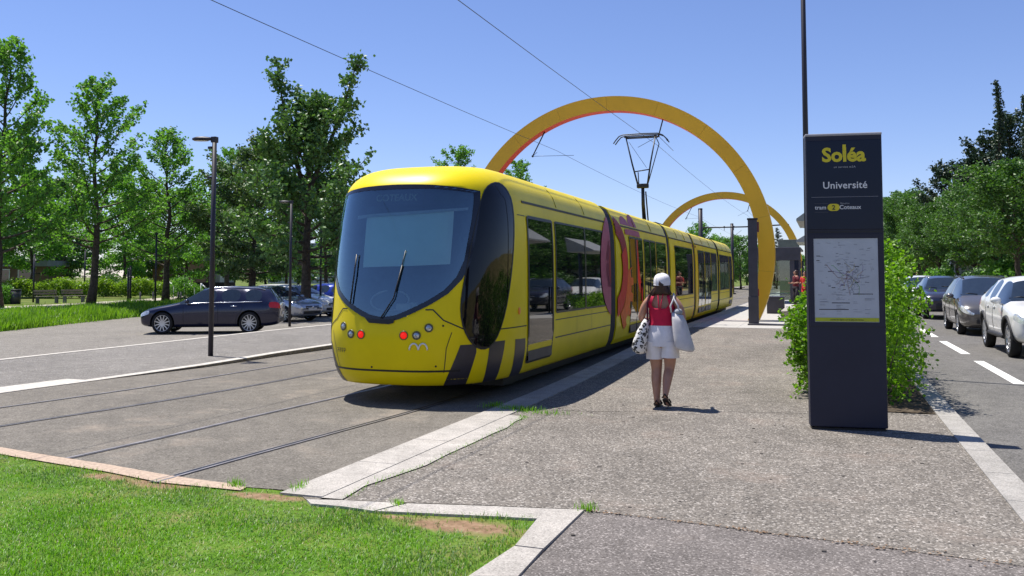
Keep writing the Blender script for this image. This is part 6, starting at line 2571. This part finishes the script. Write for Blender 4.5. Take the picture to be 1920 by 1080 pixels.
# ticket cabin with olive top and the two tilted canopies seen left of the totem
q = P(1478, 52, .203)
OLV = plain("olive_panel", (.17, .19, .15), .5, .1, .4, .08)
mb = MB()
zt0, zt1 = ZH(480, 52), ZH(449, 52)
mb.bbox((q.x, q.y + 1, (zt0 + zt1) / 2), (1.15, 1.6, zt1 - zt0), .01)
mb.bbox((q.x, q.y + 1.02, zt0 / 2 + .1), (1.05, 1.4, zt0 - .2), .01)
tag(mb.build('ticket_kiosk', OLV), 'olive grey kiosk top rising behind the shelter fascia', 'kiosk')
CAN = plain("canopy_grey", (.30, .31, .31), .5, .2, .4, .08)
for (px0, px1, zc, y0, y1, lab) in ((1494, 1560, 20, 378, 414, 'upper grey tilted canopy peeping out left of the totem'), (1493, 1560, 27, 426, 454, 'lower grey tilted canopy just left of the totem')):
    can = empty('canopy', P(px1, zc, 0), 0, lab, 'canopy', 'tilted canopies behind the totem')
    l0 = P(px0, zc, ZH(y1, zc)) - can.location
    r0 = P(px0 + 24, zc, ZH(y0, zc)) - can.location
    r0.z = ZH(y0 - 4, zc)
    ext = Vector((0, 3.2, 0))
    mb = MB()
    up_ = Vector((0, 0, .10))
    e = r0 + (r0 - l0) * .9
    rb_ = P(px1, zc, ZH(y1 + 1, zc)) - can.location
    tp_ = P(px1, zc, ZH(y0 - 16, zc)) - can.location
    e = rb_
    mb.prism([l0, rb_, tp_, l0 + up_ * .5], ext)
    mb.build('roof_slab', CAN, can)
    mb = MB()
    mb.tube([(e.x, e.y + 1.6, 0.0), (e.x, e.y + 1.6, e.z)], .07, 10)
    mb.build('post', DGREY, can)

# --- street lamps on the opposite platform and in the parking
def street_lamp(px, zc, zb, ytop, label, arm_px, arm=True, group='slim dark street lamps'):
    p = P(px, zc, zb)
    root = empty('street_lamp', p, 0, label, 'street lamp', group)
    h = ZH(ytop, zc) - zb
    mb = MB()
    mb.tube([(0, 0, 0), (0, 0, h - .02)], [.050, .045], 12)
    mb.bbox((0, 0, h - .06), (.11, .11, .12), .01)
    mb.build('pole', MAST, root)
    if arm:
        d = Vector((-cos(ALPHA), -sin(ALPHA), 0)) * arm_px
        mb = MB()
        rg_ = []
        for t, w_, a_, b_ in ((0, .05, .02, -.03), (.15, .08, .035, -.03), (.45, .115, .05, -.035), (.8, .105, .045, -.04), (1.0, .04, .02, -.03)):
            c = d * (t * .42 + .04) + Vector((0, 0, h - .04))
            n_ = Vector((-d.y, d.x, 0)).normalized()
            rg_.append([c + n_ * w_ * q + Vector((0, 0, z)) for q, z in ((-1, b_ * .5), (-.7, a_ * .6), (0, a_), (.7, a_ * .6), (1, b_ * .5), (.6, b_), (-.6, b_))])
        mb.loft(rg_, 0)
        hd = mb.build('lamp_head', MAST, root)
        mb = MB()
        c = d * .28 + Vector((0, 0, h - .084))
        n_ = Vector((-d.y, d.x, 0)).normalized()
        dd_ = d.normalized()
        mb.add([c + dd_ * .15 * cos(a) + n_ * .085 * sin(a) for a in [2 * pi * i / 20 for i in range(20)]], [list(range(20))])
        mb.build('lens', plain("lamp_lens_frosted", (.66, .65, .60), .4, 0, .4, .05) if "lamp_lens_frosted" not in MATS else MATS["lamp_lens_frosted"], hd)
        for zz in (.22, .82):
            mb = MB()
            mb.bbox(d.normalized() * .085 + Vector((0, 0, h - zz)), (.09, .05, .05), .008)
            mb.build('bracket', MAST, root)
    return root
q = G(398.5, 667, .045)
zcl = -q.x * sin(ALPHA) + q.y * cos(ALPHA)
street_lamp(398.5, zcl, .045, 255, 'nearest slim dark street lamp in front of the navy estate car', .95)
street_lamp(545, 33, PZ, 376, 'second slim street lamp behind the silver hatchback, by the oak', .95)
street_lamp(602, 41, PZ, 404, 'third slim dark lamp post right of the oak trunk', .95)
street_lamp(293, 46, .1, 436, 'thin post standing in the tall grass left of the estate car', .9, False, 'thin posts in the park')
for px, zc, yt, lab in ((65, 50, 478, 'thin dark post at the hedge near the bin'), (160, 62, 470, 'thin post behind the second bench'), (242, 47, 505, 'short dark double post beside the tall grass'), (246, 47.3, 500, 'second short dark post in the tall grass pair')):
    p = P(px, zc, .1)
    mb = MB(); mb.tube([(p.x, p.y, 0), (p.x, p.y, ZH(yt, zc))], .05, 8); mb.ball((p.x, p.y, ZH(yt, zc)), .06)
    tag(mb.build('post', MAST), lab, 'post', 'thin posts in the park')

# --- benches, bin, stair rails and houses in the park
WOOD = plain("bench_wood", (.22, .19, .16), .7, 0, .3, .2, 8)
def bench(px, zc, label):
    root = empty('park_bench', P(px, zc, GZ + .04), ALPHA + .95, label, 'bench', 'park benches by the path')
    mb = MB()
    for k in range(3): mb.bbox((0, -.16 + .16 * k, .44), (1.7, .13, .04), .008)
    mb.build('seat', WOOD, root)
    mb = MB()
    for k in range(2): mb.bbox((0, .25 + .03 * k, .62 + .16 * k), (1.7, .03, .12), .008)
    mb.build('backrest', WOOD, root)
    for sx in (-.7, .7):
        mb = MB(); mb.bbox((sx, 0, .21), (.06, .42, .42), .01); mb.tube([(sx, .22, .4), (sx, .29, .86)], .022, 6); mb.build('leg', DGREY, root)
    root.scale = (.72, .8, .85)
bench(91, 47.5, 'left wooden park bench in front of the hedge')
bench(141, 49, 'right wooden park bench close to the thick tree trunk')
p = P(32, 47, GZ)
mb = MB(); mb.tube([(p.x, p.y, GZ), (p.x, p.y, GZ + .75)], [.24, .26], 14); mb.tube([(p.x, p.y, GZ + .75), (p.x, p.y, GZ + .80)], [.28, .27], 14)
tag(mb.build('litter_bin', DGREY), 'dark round litter bin left of the park benches', 'bin')
for i, (px0, py0, px1, py1) in enumerate(((317, 527, 327, 536), (338, 525, 347, 532), (356, 532, 366, 541), (378, 532, 388, 540))):
    a_, b2 = P(px0, 58, ZH(py0, 58)), P(px1, 57.6, ZH(py1, 58))
    mb = MB(); mb.tube([a_, b2], .05, 6)
    for q in (a_, b2): mb.tube([q, (q.x, q.y, GZ)], .03, 6)
    tag(mb.build('hand_rail', plain("rail_white", (.74, .74, .72), .4) if "rail_white" not in MATS else MATS["rail_white"]), ['white stair rail nearest the tree trunk', 'second white stair rail above the bright shrub', 'third white stair rail by the bright shrub', 'white stair rail nearest the street lamp pole'][i], 'hand rail', 'white stair rails in the park')
for i, px in enumerate((265, 289, 336, 341)):
    p = P(px, 55, GZ)
    mb = MB(); mb.tube([(p.x, p.y, GZ), (p.x, p.y, ZH(552, 55) + .1)], .05, 8); mb.ball((p.x, p.y, ZH(552, 55) + .1), .055)
    tag(mb.build('bollard', DGREY), ['short bollard by the path left of the estate car', 'second short bollard beside the path', 'short bollard right of the thick trunk', 'last short bollard near the car bonnet'][i], 'bollard', 'bollards along the park path')
# dark school-like building at the far left
def building(px, zc, w, d, h, rz, wallm, roofm, label, wins, roof='flat', wm=None, ridge=1.2, z0=.1):
    root = empty('building', P(px, zc, z0), rz, label, 'building')
    mb = MB(); mb.box((0, 0, h / 2), (w, d, h)); mb.build('wall', wallm, root)
    mb = MB()
    if roof == 'flat':
        mb.box((0, 0, h + .25), (w + .5, d + .5, .5))
    else:
        o_ = .3
        mb.prism([(-w / 2 - o_, -d / 2 - o_, h), (w / 2 + o_, -d / 2 - o_, h), (0, -d / 2 - o_, h + ridge)], (0, d + 2 * o_, 0))
    mb.build('roof', roofm, root)
    for (wx, wz, ww, wh) in wins:
        mb = MB(); mb.box((wx, -d / 2 - .02, wz), (ww + .14, .08, wh + .14)); f = mb.build('window', wm or WTXT, root)
        mb = MB(); mb.box((wx, -d / 2 - .045, wz), (ww, .04, wh)); mb.build('pane', CGLASS, f)
    return root
BRN = plain("brown_wall", (.15, .10, .075), .85, 0, .2, .12, 3)
BRK = plain("brick_wall", (.26, .15, .10), .85, 0, .2, .15, 4)
PALE = plain("pale_wall", (.55, .54, .53), .85, 0, .2, .06, 3)
GROOF = plain("slate_roof", (.22, .24, .30), .6, 0, .3, .12, 2)
DARKW = plain("dark_wall", (.045, .04, .04), .8, 0, .2, .1)
building(22, 76, 7.5, 6, 2.3, ALPHA + .15, BRN, GROOF, 'low brown building with grey roof band behind the left hedge', [(-2.6, 1.3, .8, 1.4), (-1.2, 1.3, .8, 1.4), (.6, 1.3, .8, 1.4), (2.2, 1.3, .9, 1.4)])
building(338, 92, 3.6, 5, 2.6, ALPHA, BRK, GROOF, 'small brick house with grey gable behind the stair rails', [(1.0, 1.4, .7, 1.2)], 'gable', None, 1.6, .5)
building(362, 96, 3.6, 5, 2.5, ALPHA - .1, BRN, GROOF, 'second brown gabled house right beside the brick one', [(-1.0, 1.4, .7, 1.2)], 'gable', None, 1.5, .5)
building(392, 100, 4.2, 5, 3.0, ALPHA, PALE, GROOF, 'pale house with dark window strips behind the street lamp', [(-1.2, 1.6, .35, 2.2), (-.4, 1.6, .35, 2.2), (.4, 1.6, .35, 2.2), (1.2, 1.6, .35, 2.2)], 'flat', None, 1, .6)
mb = MB()
p0, p1 = P(368, 84, 0), P(440, 84, 0)
mb.prism([(p0.x, p0.y, 0), (p1.x, p1.y, 0), (p1.x, p1.y, 1.0), (p0.x, p0.y, 1.0)], (-.1, .3, 0))
tag(mb.build('garden_wall', DARKW), 'dark low wall in the park above the estate car roof', 'wall')
building(610, 130, 14, 10, 5.2, ALPHA, PALE, GROOF, 'pale block seen through the trees by the tram nose', [(-4 + 2 * k, 2.6, 1.0, 1.6) for k in range(5)], 'flat', None, 1, .5)
p = P(1832, 58, 0); hx = hill(p.x, p.y)
building(1836, 60, 3.2, 3, 2.2, ALPHA - .4, PALE, GROOF, 'pale hut wall showing between trunks on the slope', [(.6, 1.2, .6, .8)], 'flat', None, 1, hx - .3)
